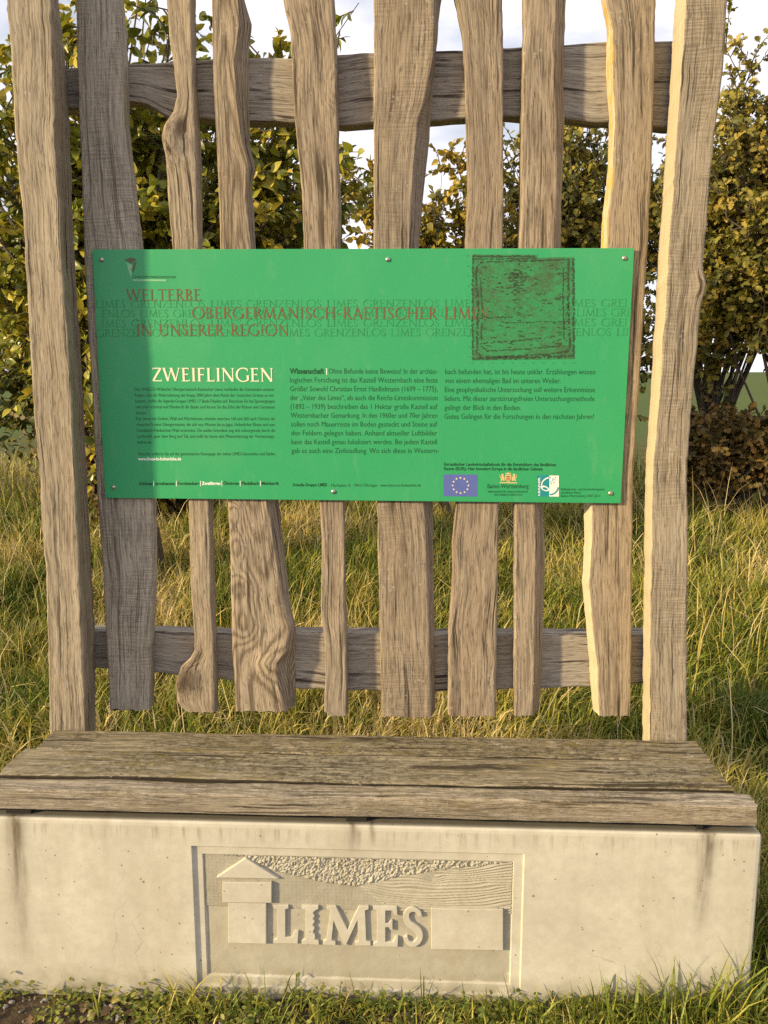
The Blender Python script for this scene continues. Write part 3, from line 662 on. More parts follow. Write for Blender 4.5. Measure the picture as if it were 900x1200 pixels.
for k, s_ in enumerate(left):
    if not s_: continue
    e = {4: 171, 9: 177}.get(k, 320.3); vb_ = 457.6+6.86*k; put(pr, s_, 157.3+k*.25, e, (vb_, vb_+.3), 4.0)
put(prw, 'www.limes-in-hohenlohe.de', 160, 210.5, 539, 3.9, .03); prw.build('web_address', I_white); prw = Print(.0003)
def bar(p): b_ = Print(.0003); b_.poly(p); b_.build('divider_bar', I_white)
row = [('Schöntal', 161, 176.5), ('Jagsthausen', 179.5, 203), ('Forchtenberg', 206, 231.5), ('Zweiflingen', 234, 256), ('Öhringen', 259, 277.5), ('Pfedelbach', 280.5, 301), ('Mainhardt', 304, 324)]
for k, (s_, a, b) in enumerate(row):
    put(prw if k == 3 else pr, s_, a, b, 567.8, 3.9, .035)
    if k: bar([(a-1.9, 563), (a-1.2, 563), (a-1.2, 569.5), (a-1.9, 569.5)])
# middle and right columns
mid = ['Ohne Befunde keine Beweise! In der archäo-', 'logischen Forschung ist das Kastell Westernbach eine feste', 'Größe! Sowohl Christian Ernst Hanßelmann (1699 – 1775),', 'der „Vater des Limes“, als auch die Reichs-Limeskommission',
 '(1892 – 1939) beschreiben das 1 Hektar große Kastell auf', 'Westernbacher Gemarkung. In den 1960er und 70er Jahren', 'sollen noch Mauerreste im Boden gesteckt und Steine auf', 'den Feldern gelegen haben. Anhand aktueller Luftbilder', 'kann das Kastell genau lokalisiert werden. Bei jedem Kastell', 'gab es auch eine Zivilsiedlung. Wo sich diese in Western-']
pr2 = Print(.0003)
put(pr2, 'Wissenschaft', 338.3, 379, (437.6, 437.7), 6.4, .035); bar([(381.2, 431.5), (382.2, 431.5), (382.2, 439), (381.2, 439)])
for k, s_ in enumerate(mid):
    vb_ = 437.6+10.34*k; put(pr2, s_, 384 if k == 0 else 338.5+.1*k, 512-(.25*k if k not in (0, 9) else 0), (vb_, vb_+.3), 6.4)
rt = [('bach befunden hat, ist bis heute unklar. Erzählungen wissen', 697.3), ('von einem ehemaligen Bad im unteren Weiler.', 656.3), ('Eine geophysikalische Untersuchung soll weitere Erkenntnisse', 696.5), ('liefern. Mit dieser zerstörungsfreien Untersuchungsmethode', 696), ('gelingt der Blick in den Boden.', 609), ('Gutes Gelingen für die Forschungen in den nächsten Jahren!', 695)]
for k, (s_, e) in enumerate(rt):
    vb_ = 438.2+10.5*k; put(pr2, s_, 520.6-.3*k, e, (vb_, vb_+.3), 6.4)
put(pr, 'Agenda-Gruppe LIMES', 340, 380.5, 569.6, 3.9, .03); put(pr, '·  Marktplatz 15 · 74613 Öhringen · www.limes-in-hohenlohe.de', 382, 490.5, 570.2, 3.7)
put(pr, 'Europäischer Landwirtschaftsfonds für die Entwicklung des ländlichen', 518, 650, (545.6, 546.4), 3.7, .03)
put(pr, 'Raums (ELER): Hier investiert Europa in die ländlichen Gebiete', 518, 634, (550.8, 551.4), 3.7, .03)
put(pr, 'Baden-Württemberg', 568.8, 617.3, 572.3, 5.4, .01)
put(pr, 'MINISTERIUM FÜR LÄNDLICHEN RAUM', 569.5, 616, 577.6, 2.5); put(pr, 'UND VERBRAUCHERSCHUTZ', 576.5, 609.5, 581.2, 2.5)
for s_, e, vb_ in (('Maßnahmen- und Entwicklungsplan', 707, 575), ('Ländlicher Raum', 678.5, 578.9), ('Baden-Württemberg 2007–2013', 701.5, 582.8)): put(pr, s_, 655.3, e, vb_, 3.0)
put(pr, 'Limes-Informationszentrum', 157.3, 207.2, 326.5, 4.2)
pr.build('small_lettering', I_dark); pr2.build('text_columns', I_dark); prw.build('town_name', I_white)
# logo of the information centre
pr = Print(.0004); pr.poly([(147.6, 305), (155, 302), (161.8, 304.3), (155.3, 309.4)]); pr.poly([(158.6, 308), (161.7, 306.5), (158, 320), (155.4, 316.6)]); pr.build('centre_emblem', I_grey)
pr = Print(.0003); pr.poly([(149.4, 307.5), (154, 309.6), (157.6, 312), (154.8, 326.6)]); pr.poly([(157, 327.5), (196, 327.7), (196, 330), (157, 329.8)]); pr.build('centre_emblem_light', ink('ink_pale_green', (.20, .46, .24)))
# flag with twelve stars
pr = Print(.0002); pr.poly([(517.3, 555.8), (557.3, 556.2), (556.8, 582.2), (517, 581.6)]); flag = pr.build('flag_emblem', I_blue)
def star(cu, cv, r): return [(cu+(r if k % 2 == 0 else r*.45)*math.sin(k*math.pi/5), cv-(r if k % 2 == 0 else r*.45)*math.cos(k*math.pi/5)) for k in range(10)]
pr = Print(.0006)
for k in range(12): pr.poly(star(537.2+9.3*math.sin(k*math.pi/6), 569-9.0*math.cos(k*math.pi/6), 1.5))
pr.build('flag_stars', I_yel, flag)
# coat of arms with two supporters
pr = Print(.0002)
for f in (1, -1):
    c0 = 593.5
    pr.poly([(c0+f*x, y) for x, y in ((4.4, 563.5), (4.2, 560), (5.8, 557.6), (5.2, 556.2), (6.6, 555), (8.4, 556.2), (7.8, 558.4), (8.4, 561), (9.2, 563.8), (7.6, 564), (6.6, 562), (5.6, 564))])
    pr.poly([(c0+f*x, y) for x, y in ((8.3, 560), (9.6, 557.6), (9.9, 555.4), (10.2, 558.2), (8.9, 561))])
pr.poly([(589.8, 556.6), (597.2, 556.6), (597, 562), (595.6, 564), (593.5, 565), (591.4, 564), (590, 562)])
pr.poly([(590.6, 556), (590.2, 553.8), (591.8, 555), (593.5, 553.2), (595.2, 555), (596.8, 553.8), (596.4, 556)])
pr.poly([(583, 565.2), (604, 565.4), (603.6, 566.6), (583.4, 566.4)])
arms = pr.build('coat_of_arms', ink('ink_gold', (.62, .45, .20)))
pr = Print(.0006)
for y in (558, 560, 562): pr.poly([(591, y), (596, y), (595.6, y+1), (591.4, y+1)])
pr.build('shield_bars', I_red, arms)
# square emblem, teal and white halves
pr = Print(.0002); pr.poly([(627.4, 557.2), (642, 557.3), (641.6, 582.2), (627.2, 582)]); em = pr.build('square_emblem', I_teal)
pr = Print(.0006)
a = lambda cx, cy, rx, ry, a0, a1, w_, n=16: [(cx+(rx+s_*w_)*math.cos(R(k)), cy+(ry+s_*w_)*math.sin(R(k))) for s_, ks in ((0, np.linspace(a0, a1, n)), (1, np.linspace(a1, a0, n))) for k in ks]
pr.poly([(642, 557.3), (653.2, 557.5), (653, 582.3), (641.6, 582.2)])
for k in range(12):
    an = 185+k*7.5; pr.poly([(642.5+r*math.cos(R(b)), 570+r*1.0*math.sin(R(b))) for r, b in ((9.3, an), (9.3, an+7.5), (10.8, an+7.5), (10.8, an))])
pr.poly([(636.5+5*math.cos(R(k))-1.2*math.sin(R(k)), 572.6+2.6*math.sin(R(k))+2.2*math.cos(R(k))) for k in range(0, 360, 20)])
V, Fc = text2d('LEADER', .03); x0, x1 = V[:, 0].min(), V[:, 0].max(); p0, p1 = sg(630.6, 581), sg(631, 559.5); d_ = p1-p0; n_v = np.array([-d_[1], d_[0]])/np.linalg.norm(d_)
pr.mesh2(p0+(V[:, :1]-x0)/(x1-x0)*d_+V[:, 1:]*.0072*n_v, Fc)
pr.build('emblem_white', I_white, em)
pr = Print(.0009)
for k in range(12):
    an = 8+k*7; pr.poly([(642.5+r*math.cos(R(b)), 570+r*math.sin(R(b))) for r, b in ((9.0, an), (9.0, an+7), (10.6, an+7), (10.6, an))])
pr.poly([(636.6+3*math.cos(R(k))-1.0*math.sin(R(k)), 572.8+1.2*math.sin(R(k))+1.2*math.cos(R(k))) for k in range(0, 360, 24)])
for x, y in ((643.5, 565), (645.2, 563), (647, 565.4), (646, 561.4), (648.4, 562.6), (644.4, 567.2), (648.8, 560)): pr.poly([(x-.6, y-.6), (x+.6, y-.6), (x+.6, y+.6), (x-.6, y+.6)])
pr.build('emblem_marks', I_teal, em)
# survey print: grey grain with the lines of a playing-card shaped fort
t = NT('survey_print'); P = t.pos()
a = t.noise(t.vmul(P, (520, 1, 760)), 1, 4, .7, .6); b = t.noise(t.vmul(P, (34, 1, 62)), 1, 4, .6); c = t.noise(t.vmul(P, (9, 1, 9)), 1, 2)
f = t.math('ADD', t.math('MULTIPLY', a, .9), t.math('ADD', t.math('MULTIPLY', b, .42), t.math('MULTIPLY', c, .25)))
M_map = t.fin(t.mix(t.ramp(f, [(.74, 0), (.86, 1)]), (.033, .26, .09), (.055, .095, .04)), .45, .3)
pr = Print(.0003); mapq = [(554, 298), (631, 298), (631, 301.6), (674, 300.8), (673, 420.5), (552.4, 422)]
pr.poly(mapq); smap = pr.build('survey_map', M_map)
pr = Print(.0008)
rn = random.Random(4)
def scribble(P, wpx, amp=.5):
    P = [np.array(p, float) for p in P]
    for p, q_ in zip(P[:-1], P[1:]):
        L_ = np.linalg.norm(q_-p); n = max(2, int(L_/1.6)); d = (q_-p)/L_; nn = np.array([-d[1], d[0]])
        for k in range(n):
            if rn.random() < .22: continue
            c_ = p+(q_-p)*(k+.5)/n + nn*rn.uniform(-amp, amp); hw = wpx*rn.uniform(.25, .75); hl = L_/n*rn.uniform(.45, .9)
            s_ = rn.uniform(-.4, .4); pr.poly([tuple(c_-d*hl-nn*hw), tuple(c_+d*hl-nn*(hw+s_)), tuple(c_+d*hl+nn*hw), tuple(c_-d*hl+nn*(hw-s_))])
fort = [(558, 320), (559, 312), (564, 307), (600, 305.5), (640, 304.5), (667, 303.5)]
scribble(fort, 1.3); scribble([(558, 320), (560, 360), (558, 412), (562, 418), (600, 417), (640, 415), (664, 412), (668, 405), (666, 360), (667, 303)], 1.6, .8)
scribble([(563, 325), (565, 360), (563, 405), (570, 411), (610, 409), (655, 405), (661, 398), (660, 350), (661, 312)], .9, .6)
scribble([(554, 300), (629, 300)], 1.8, .6); scribble([(554, 303.5), (629, 302.5)], 1, .5)
scribble([(553.4, 420), (600, 418.6), (672, 417)], 2.2, 1); scribble([(554.3, 300), (553, 420)], 1.2, .8); scribble([(672.5, 303), (671.6, 418)], 1.8, .9)
scribble([(565, 402), (610, 398), (650, 394)], 1, .8); scribble([(556, 373), (600, 371)], .9, .5); scribble([(590, 378), (668, 376)], .7, .5); scribble([(660, 385), (668, 350)], .8, .5)
for k in range(60): x, y = rn.gauss(606, 6), rn.gauss(328, 8); pr.poly([(x-1.5, y-.6), (x+1.5, y-.8), (x+1.4, y+.7), (x-1.3, y+.6)])
for k in range(110): x, y = rn.uniform(562, 664), rn.uniform(310, 408); l_ = rn.uniform(.8, 3.2); sl = rn.uniform(-.9, .9); pr.poly([(x-l_, y-.45+sl), (x+l_, y-.5-sl), (x+l_, y+.5-sl), (x-l_, y+.4+sl)])
pr.build('survey_lines', ink('ink_survey', (.035, .065, .027)), smap)
for k in range(11):
    x = 551+k*12.0; y = 299+k*11.8
    for q_ in ([(x, 424.4), (x+2.6, 424.4), (x+2.6, 425.6), (x, 425.6)], [(547.6, y), (550.4, y), (550.4, y+1.1), (547.6, y+1.1)]):
        pr = Print(.0003); pr.poly(q_); pr.build('scale_tick', I_wm, smap)
# screws
M_screw = flat('screw_steel', (.42, .40, .33), .35, .5, .8)
for u_, v_ in ((121, 305), (455, 304), (733, 302), (131, 570.5), (388, 576), (714, 578.5)):
    p = w3([sg(u_, v_)], 0)[0]; bm = bmesh.new()
    bmesh.ops.create_uvsphere(bm, u_segments=14, v_segments=8, radius=.0062)
    bmesh.ops.delete(bm, geom=[q_ for q_ in bm.verts if q_.co.y > .0012], context='VERTS')
    for q_ in bm.verts: q_.co.y *= .65; q_.co += Vector((p[0], YS-.0004, p[2]))
    link('screw', bm_mesh('screw', bm), M_screw, board_t, smooth=True)

# ------------------------------------------------------------------ foliage
def leaf_mat(name, c0, c1, c2, rough=.45, trans=.25):
    t = NT(name); a = t.attr('tint').outputs['Fac']
    col = t.ramp(a, [(0, c0), (.5, c1), (1, c2)])
    v = t.noise(t.pos(), 70, 2); col = t.mix(t.math('MULTIPLY', v, .35), col, tuple(x*.55 for x in c1))
    m = t.fin(col, rough, .35)
    tr = t.n.new('ShaderNodeBsdfTranslucent'); t.set(tr.inputs['Color'], col)
    ms = t.n.new('ShaderNodeMixShader'); ms.inputs[0].default_value = trans
    t.l.new(t.b.outputs[0], ms.inputs[1]); t.l.new(tr.outputs[0], ms.inputs[2]); t.l.new(ms.outputs[0], t.out.inputs[0])
    return m
def bark(name, c):
    t = NT(name); P = t.pos(); a = t.noise(t.vmul(P, (60, 60, 14)), 1, 5, .65)
    t.bump(a, .8, .006); return t.fin(t.mix(t.ramp(a, [(.35, 0), (.65, 1)]), tuple(x*.45 for x in c), c), .9, .15)
M_bark = bark('bark_grey', (.14, .115, .085))
def tubes(paths):
    "paths: list of (points (k,3), radii (k,)) -> one mesh's arrays (six-sided tapered limbs)"
    V, Fq, n0 = [], [], 0; ns = 6; an = np.arange(ns)*2*math.pi/ns
    for P, r in paths:
        P = np.asarray(P); d = np.gradient(P, axis=0); d /= np.linalg.norm(d, axis=1)[:, None]+1e-9
        up = np.where(np.abs(d[:, 2:]) > .9, np.array([[1., 0, 0]]), np.array([[0, 0, 1.]]))
        s = np.cross(d, up); s /= np.linalg.norm(s, axis=1)[:, None]+1e-9; q = np.cross(s, d)
        ring = P[:, None] + (s[:, None]*np.cos(an)[None, :, None] + q[:, None]*np.sin(an)[None, :, None])*np.asarray(r)[:, None, None]
        k = len(P); V.append(ring.reshape(-1, 3)); i = np.arange(k-1)[:, None]*ns; j = np.arange(ns)[None]
        Fq.append((np.stack([i+j, i+(j+1) % ns, i+ns+(j+1) % ns, i+ns+j], -1)+n0).reshape(-1, 4)); n0 += k*ns
    return np.concatenate(V), np.concatenate(Fq)
SHAPES = {   # half outlines from base to tip: (along, half width, fold lift)
    'broad': [(0, .0), (.18, .24), (.42, .33), (.72, .22), (1, 0)],
    'narrow': [(0, 0), (.25, .16), (.5, .2), (.78, .12), (1, 0)],
    'lobed': [(0, .02), (.2, .12), (.32, .30), (.42, .16), (.56, .38), (.68, .18), (.84, .26), (1, 0)],
}
def leaves(P, D, N, L, tint, shape, curl=.18):
    "P base points, D directions, N leaf normals, L lengths"
    n = len(P); sh = SHAPES[shape]; k = len(sh)
    Sd = np.cross(D, N); Sd /= np.linalg.norm(Sd, axis=1)[:, None]+1e-9; N = np.cross(Sd, D)
    cu = curl*RNG.uniform(.2, 1.6, n)
    V = np.zeros((n, 3*k, 3))
    fold = RNG.uniform(.1, .55, n)
    for i, (a, h) in enumerate(sh):
        c = P + D*(a*L)[:, None] - N*(cu*L*a*a)[:, None]
        V[:, i] = c; V[:, k+i] = c + Sd*(h*L)[:, None] + N*(h*L*fold)[:, None]; V[:, 2*k+i] = c - Sd*(h*L)[:, None] + N*(h*L*fold)[:, None]
    f = []
    for i in range(k-1): f += [[i, i+1, k+i+1, k+i], [i, 2*k+i, 2*k+i+1, i+1]]
    Fq = (np.array(f)[None] + (np.arange(n)*3*k)[:, None, None]).reshape(-1, 4)
    return V.reshape(-1, 3), Fq, np.repeat(tint, 3*k)
def unit(v): return v/(np.linalg.norm(v, axis=-1, keepdims=True)+1e-9)
def woody(name, label, cat, base, blobs, n_limb, twigs, per, L, shape, mat, group=None, trunk_r=.05, stems=1, tl=(.18, .45), tint=(.5, .22), droop=.15, seed=0, bias=None, barkm=None):
    """a tree or bush: stems from the base, limbs reaching into the crown's blobs, leafy twigs along the limbs.
       blobs: (centre, radii, weight)"""
    rg = np.random.default_rng(seed+100)
    root = empty(name, tuple(base), label, cat, group); base = np.array(base, float)
    wts = np.array([b[2] for b in blobs], float); wts /= wts.sum()
    allc = np.mean([np.array(b[0]) for b in blobs], 0)
    paths = []; tips = []
    hubs = []
    for s_ in range(stems):
        off = np.append(rg.normal(0, .10, 2)*(stems > 1), 0)
        h = base+off + (allc-base)*np.array([.5, .5, .62])*rg.uniform(.8, 1.05) + np.append(rg.normal(0, .06+.12*(stems > 1), 2), 0)
        P = np.stack([base+off-np.array([0, 0, .1]), base+off+(h-base-off)*.4+rg.normal(0, .04, 3), h]); P = np.array([P[0], (P[0]+P[1])/2+rg.normal(0, .02, 3), P[1], (P[1]+P[2])/2+rg.normal(0, .03, 3), P[2]])
        paths.append((P, trunk_r*np.array([1.15, 1, .85, .72, .6]))); hubs.append((P, trunk_r))
    for _ in range(n_limb):
        c, r, _w = blobs[rg.choice(len(blobs), p=wts)]
        v = unit(rg.normal(size=3)); tgt = np.array(c) + v*np.array(r)*rg.uniform(.5, 1.0)
        P, tr = hubs[rg.integers(len(hubs))]; f = rg.uniform(.35, 1); k = f*4; i = min(int(k), 3); st_ = P[i]+(P[i+1]-P[i])*(k-i)
        m1 = st_+(tgt-st_)*.35+np.array([0, 0, .12])*np.linalg.norm(tgt-st_)+rg.normal(0, .06, 3); m2 = st_+(tgt-st_)*.7+np.array([0, 0, .08])*np.linalg.norm(tgt-st_)+rg.normal(0, .06, 3)
        q_ = np.stack([st_, (st_+m1)/2+rg.normal(0, .02, 3), m1, (m1+m2)/2+rg.normal(0, .03, 3), m2, tgt]); r0 = tr*rg.uniform(.22, .42)
        paths.append((q_, r0*np.array([1, .8, .62, .48, .35, .15]))); tips.append(q_)
    LP, LD, LN, LL, LT = [], [], [], [], []
    for _ in range(twigs):
        q_ = tips[rg.integers(len(tips))]; k = rg.uniform(1.6, 5); i = min(int(k), 4); p = q_[i]+(q_[i+1]-q_[i])*(k-i)
        d = unit(unit(q_[i+1]-q_[i])*.7 + rg.normal(0, .75, 3) + np.array([0, 0, .15])); ln = rg.uniform(*tl)
        e = p+d*ln; m = p+d*ln*.5+np.array([0, 0, .05*ln]); e = e - np.array([0, 0, droop*ln])
        paths.append((np.stack([p, m, e]), np.array([.0035, .0026, .0014])*(1+trunk_r*6)))
        n = max(3, int(per*rg.uniform(.6, 1.3)*ln/np.mean(tl))); f = np.linspace(.12, 1, n)[:, None]
        b = np.where(f < .5, p+(m-p)*f*2, m+(e-m)*(f-.5)*2)
        dd = unit(d*.6 + rg.normal(0, .62, (n, 3)) - np.array([0, 0, droop*1.6]))
        nn = unit(rg.normal(0, .5, (n, 3)) + np.array([-.4, -.4, .62]))
        LP.append(b); LD.append(dd); LN.append(nn); LL.append(L*rg.uniform(.6, 1.25, n)); LT.append(np.clip(rg.normal(tint[0], tint[1]*.8) + rg.normal(0, tint[1]*.7, n), 0, 1))
    V, Q = tubes(paths); link('trunk', fast_mesh('trunk', V, Q), barkm or M_bark, root, smooth=True)
    V, Q, tn = leaves(np.concatenate(LP), np.concatenate(LD), np.concatenate(LN), np.concatenate(LL), np.concatenate(LT), shape)
    link('crown', fast_mesh('crown', V, Q, dict(tint=tn)), mat, root)
    return root
def G(x, y): return float(height(x, y))
def pb(u, v, Y, r, w_=1.0): p = at(u, v, Y); return (p, r if hasattr(r, '__len__') else (r, r, r), w_)
L_pear = leaf_mat('leaf_yellow_green', (.07, .105, .014), (.27, .275, .03), (.58, .44, .05), .34)
L_dark = leaf_mat('leaf_dark_green', (.045, .065, .012), (.13, .135, .022), (.30, .23, .04), .5)
L_oak = leaf_mat('leaf_olive_brown', (.085, .10, .016), (.30, .26, .042), (.50, .33, .055), .5)
L_gold = leaf_mat('leaf_gold', (.14, .15, .02), (.38, .29, .035), (.55, .36, .04), .42)
L_rust = leaf_mat('leaf_rusty', (.06, .055, .014), (.18, .12, .03), (.32, .18, .04), .55)
base_l = at(150, 600, 3.1)
woody('fruit_tree', 'broad leaved tree with glossy yellow green leaves behind the left half of the fence', 'tree', (base_l[0], 3.1, G(base_l[0], 3.1)),
      [pb(20, 60, 2.9, .45), pb(150, 20, 2.8, .5), pb(330, 90, 2.8, .32, .5), pb(60, 200, 2.7, .4), pb(200, 200, 2.8, .45), pb(330, 220, 2.8, .36, .9), pb(40, 360, 2.9, .35, .9), pb(250, 330, 3.0, .5), pb(-120, 150, 3.1, .6), pb(100, -150, 3.0, .6, .7), pb(210, 440, 3.1, .5), pb(405, 10, 2.8, .14, .10), pb(415, 210, 2.9, .2, .2)],
      90, 2000, 14, .068, 'broad', L_pear, None, .06, 3, (.16, .42), (.5, .25), .22, 1)
hb = 'bushes in the hedge behind the fence'
woody('hedge_bush', 'dark bush in the hedge behind the left post', 'bush', (-3.0, 5.2, G(-3.0, 5.2)), [((-2.9, 5.0, 1.1), (.9, .5, .8), 1), ((-2.9, 5.1, 1.9), (.8, .6, 1.0), 1), ((-2.5, 5.3, 2.9), (.8, .6, .8), 1), ((-3.6, 5.3, 2.6), (.8, .6, .9), 1)], 60, 1000, 18, .075, 'broad', L_dark, hb, .05, 4, (.25, .55), (.45, .25), .15, 2)
woody('hedge_bush', 'dark bush in the hedge behind the fruit tree', 'bush', (-1.5, 5.4, G(-1.5, 5.4)), [((-1.5, 5.2, 1.1), (.9, .5, .8), .9), ((-1.5, 5.3, 1.9), (.8, .5, 1.0), 1), ((-1.2, 5.5, 3.0), (.8, .5, .9), 1), ((-2.0, 5.4, 3.4), (.7, .5, .8), .8)], 60, 1000, 18, .075, 'broad', L_dark, hb, .05, 4, (.25, .55), (.45, .25), .15, 3)
woody('hedge_bush', 'low green bush in the hedge behind the middle of the board', 'bush', (.2, 5.6, G(.2, 5.6)), [((.1, 5.5, 1.5), (.9, .5, .7), 1), ((.45, 5.6, 1.95), (.7, .4, .4), .7)], 40, 420, 16, .07, 'broad', L_dark, hb, .04, 4, (.22, .5), (.5, .25), .15, 4)
woody('golden_shrub', 'shrub with golden yellow leaves seen between the middle planks', 'shrub', (.35, 4.6, G(.35, 4.6)), [pb(515, 222, 4.5, (.34, .3, .34)), pb(425, 200, 4.5, (.3, .3, .36), .9), pb(500, 330, 4.6, .45), pb(590, 270, 4.7, .3, .6)], 46, 700, 13, .062, 'broad', L_gold, None, .03, 4, (.16, .38), (.45, .25), .2, 5)
woody('oak_sapling', 'olive green young oak behind the right half of the fence', 'tree', (1.15, 5.0, G(1.15, 5.0)), [pb(640, 185, 4.9, .44), pb(690, 170, 4.9, .40), pb(655, 290, 4.9, .5), pb(750, 240, 5.0, .45), pb(672, 95, 4.9, (.14, .15, .28), .12), pb(600, 210, 4.9, .3, .7), pb(600, 350, 5.0, .5, .8), pb(740, 380, 5.0, .6)], 80, 1500, 14, .062, 'lobed', L_oak, None, .05, 3, (.18, .42), (.35, .22), .1, 6)
woody('oak_tree', 'olive brown oak with open branches to the right of the fence', 'tree', (2.75, 4.9, G(2.75, 4.9)), [pb(850, 205, 4.7, .44), pb(905, 185, 4.7, .42), pb(880, 258, 4.6, .36), pb(940, 240, 4.8, .6), pb(800, 265, 4.8, .3, .8), pb(800, 190, 5.0, (.3, .3, .34), .5), pb(868, 120, 4.8, (.14, .2, .42), .3), pb(850, 60, 4.7, (.06, .12, .25), .05), pb(1010, 60, 4.9, .6, .8), pb(1000, 240, 4.9, .45), pb(860, 305, 4.5, .2, .4), pb(905, 120, 4.8, (.16, .2, .3), .22), pb(930, 330, 4.6, (.4, .3, .14), .16)], 110, 2500, 14, .060, 'lobed', L_oak, None, .05, 2, (.14, .36), (.42, .25), .1, 7)
woody('rusty_bush', 'low rusty brown bush to the right of the right post', 'bush', (2.3, 4.6, G(2.3, 4.6)), [pb(850, 525, 4.4, (.45, .35, .20)), pb(800, 525, 4.6, .24), pb(930, 525, 4.5, .30), pb(1010, 525, 4.6, .32), pb(870, 500, 4.6, (.5, .3, .1), .5)], 60, 900, 13, .058, 'lobed', L_rust, None, .03, 5, (.12, .26), (.45, .28), .15, 8)
woody('hedge_bush', 'dark bush in the hedge behind the young oak', 'bush', (1.5, 6.2, G(1.5, 6.2)), [((1.4, 6.1, 1.5), (.9, .5, .8), 1), ((1.2, 6.2, 2.3), (.5, .4, .4), .7)], 40, 430, 16, .075, 'broad', L_dark, hb, .05, 4, (.22, .5), (.5, .25), .15, 9)
woody('hedge_bush', 'dark bush in the hedge far right behind the open oak', 'bush', (5.4, 5.9, G(5.4, 5.9)), [((5.4, 5.8, 1.5), (1.0, .6, .9), 1), ((5.6, 5.9, 2.5), (.9, .6, .8), .8)], 40, 480, 16, .075, 'broad', L_dark, hb, .05, 4, (.22, .5), (.5, .25), .15, 10)

# ------------------------------------------------------------------ grass and ground cover
def grass_mesh(cx, cy, n_per, spread, Lm, wid, lean, tint0, seed, block=None, hfun=height):
    """clumps at (cx, cy), n_per blades each, Lm blade length per clump, lean (dx, dy) per clump, tint0 per clump"""
    rg = np.random.default_rng(seed); m = len(cx); N = m*n_per
    k = np.repeat(np.arange(m), n_per)
    x = cx[k]+rg.normal(0, 1, N)*spread[k]; y = cy[k]+rg.normal(0, 1, N)*spread[k]
    if block is not None: 
        ok = ~block(x, y); x, y, k = x[ok], y[ok], k[ok]; N = len(x)
    z = hfun(x, y)-.004
    L = Lm[k]*rg.uniform(.45, 1.25, N); az = rg.uniform(0, 2*math.pi, N)
    ln = lean[k] + 1.25*np.stack([np.cos(az), np.sin(az)], 1)*rg.uniform(.2, 1, N)[:, None]
    wv = wid*rg.uniform(.6, 1.4, N)
    sd = np.stack([-np.sin(az+rg.normal(0, .6, N)), np.cos(az), np.zeros(N)], 1)
    V = np.zeros((N, 9, 3)); bend = rg.uniform(.5, 2.2, N)
    hd = np.concatenate([ln, np.zeros((N, 1))], 1); hl = np.linalg.norm(hd, axis=1)
    tops = [0, .36, .70, 1]
    p0 = np.stack([x, y, z], 1); idx = 0; pts = []
    for a in tops:
        th = np.clip(hl*bend*1.35*a, 0, 1.9)                    # growing lean along the blade
        s_in = np.where(hl*bend > .02, (1-np.cos(th))/(hl*bend*1.35+1e-6), 0); s_up = np.sin(th)/(hl*bend*1.35+1e-6)
        s_up = np.where(hl*bend > .02, s_up, a)
        c = p0 + unit(hd)*(s_in*L)[:, None]; c[:, 2] += s_up*L; pts.append(c)
    for i, wf in enumerate((.8, 1.0, .7)):
        V[:, 2*i] = pts[i]-sd*(wv*wf/2)[:, None]; V[:, 2*i+1] = pts[i]+sd*(wv*wf/2)[:, None]
    V[:, 6] = pts[3]; V = V[:, :7]
    q_ = np.array([[0, 1, 3, 2], [2, 3, 5, 4]]); o = (np.arange(N)*7)[:, None, None]
    tn = np.clip(tint0[k]+rg.normal(0, .16, N), 0, 1)
    return V.reshape(-1, 3), [(q_[None]+o).reshape(-1, 4), (np.array([[4, 5, 6]])[None]+o).reshape(-1, 3)], np.repeat(tn, 7)
def join(parts):
    V, Q, T3, A, n = [], [], [], [], 0
    for v, f, a in parts: V.append(v); Q.append(f[0]+n); T3.append(f[1]+n); A.append(a); n += len(v)
    return np.concatenate(V), [np.concatenate(Q), np.concatenate(T3)], np.concatenate(A)
t = NT('grass_blades'); a = t.attr('tint').outputs['Fac']
col = t.ramp(a, [(0, (.06, .095, .012)), (.34, (.185, .225, .026)), (.60, (.36, .31, .052)), (.82, (.54, .42, .15)), (1, (.64, .51, .27))])
M_grass = t.fin(col, .5, .3)
tr = t.n.new('ShaderNodeBsdfTranslucent'); t.set(tr.inputs['Color'], col); ms = t.n.new('ShaderNodeMixShader'); ms.inputs[0].default_value = .22
t.l.new(t.b.outputs[0], ms.inputs[1]); t.l.new(tr.outputs[0], ms.inputs[2]); t.l.new(ms.outputs[0], t.out.inputs[0])
inside = lambda x, y: (x > xl-.01) & (x < xr+.01) & (y > -.004) & (y < BD+.06)
rg = np.random.default_rng(3)
def clumps(n, x0, x1, y0, y1): return rg.uniform(x0, x1, n), rg.uniform(y0, y1, n)
parts = []
def meadow(n, x0, x1, y0, y1, per, seed, L=(.08, .21), wid=.0060, sp=.065):
    cx, cy = clumps(n, x0, x1, y0, y1)
    th = fbm(cx*.9, cy*.9, 40, 3)*2.4 + rg.normal(0, .7, n) - 1.2
    am = .15+.45*np.abs(fbm(cx*1.3, cy*1.3, 44, 2))+rg.uniform(0, .35, n)
    lean = np.stack([np.cos(th), np.sin(th)*.9-.25], 1)*am[:, None]
    dry = .42 - .10*sstep(.8, 1.8, cx) + .05*np.exp(-((cx+.1)/.9)**2) + .34*fbm(cx*1.3, cy*1.3, 50, 3) + .20*rg.normal(size=n) + .08*sstep(2.6, 4.4, cy)
    parts.append(grass_mesh(cx, cy, per, np.full(n, sp)*rg.uniform(.6, 1.4, n), rg.uniform(*L, n), wid, lean, np.clip(dry, .05, .95), seed, inside))
meadow(1700, -3.2, 3.2, .50, 3.0, 66, 1)
meadow(1800, -4.6, 4.8, 2.6, 5.6, 52, 2, (.10, .23), .007, .08)
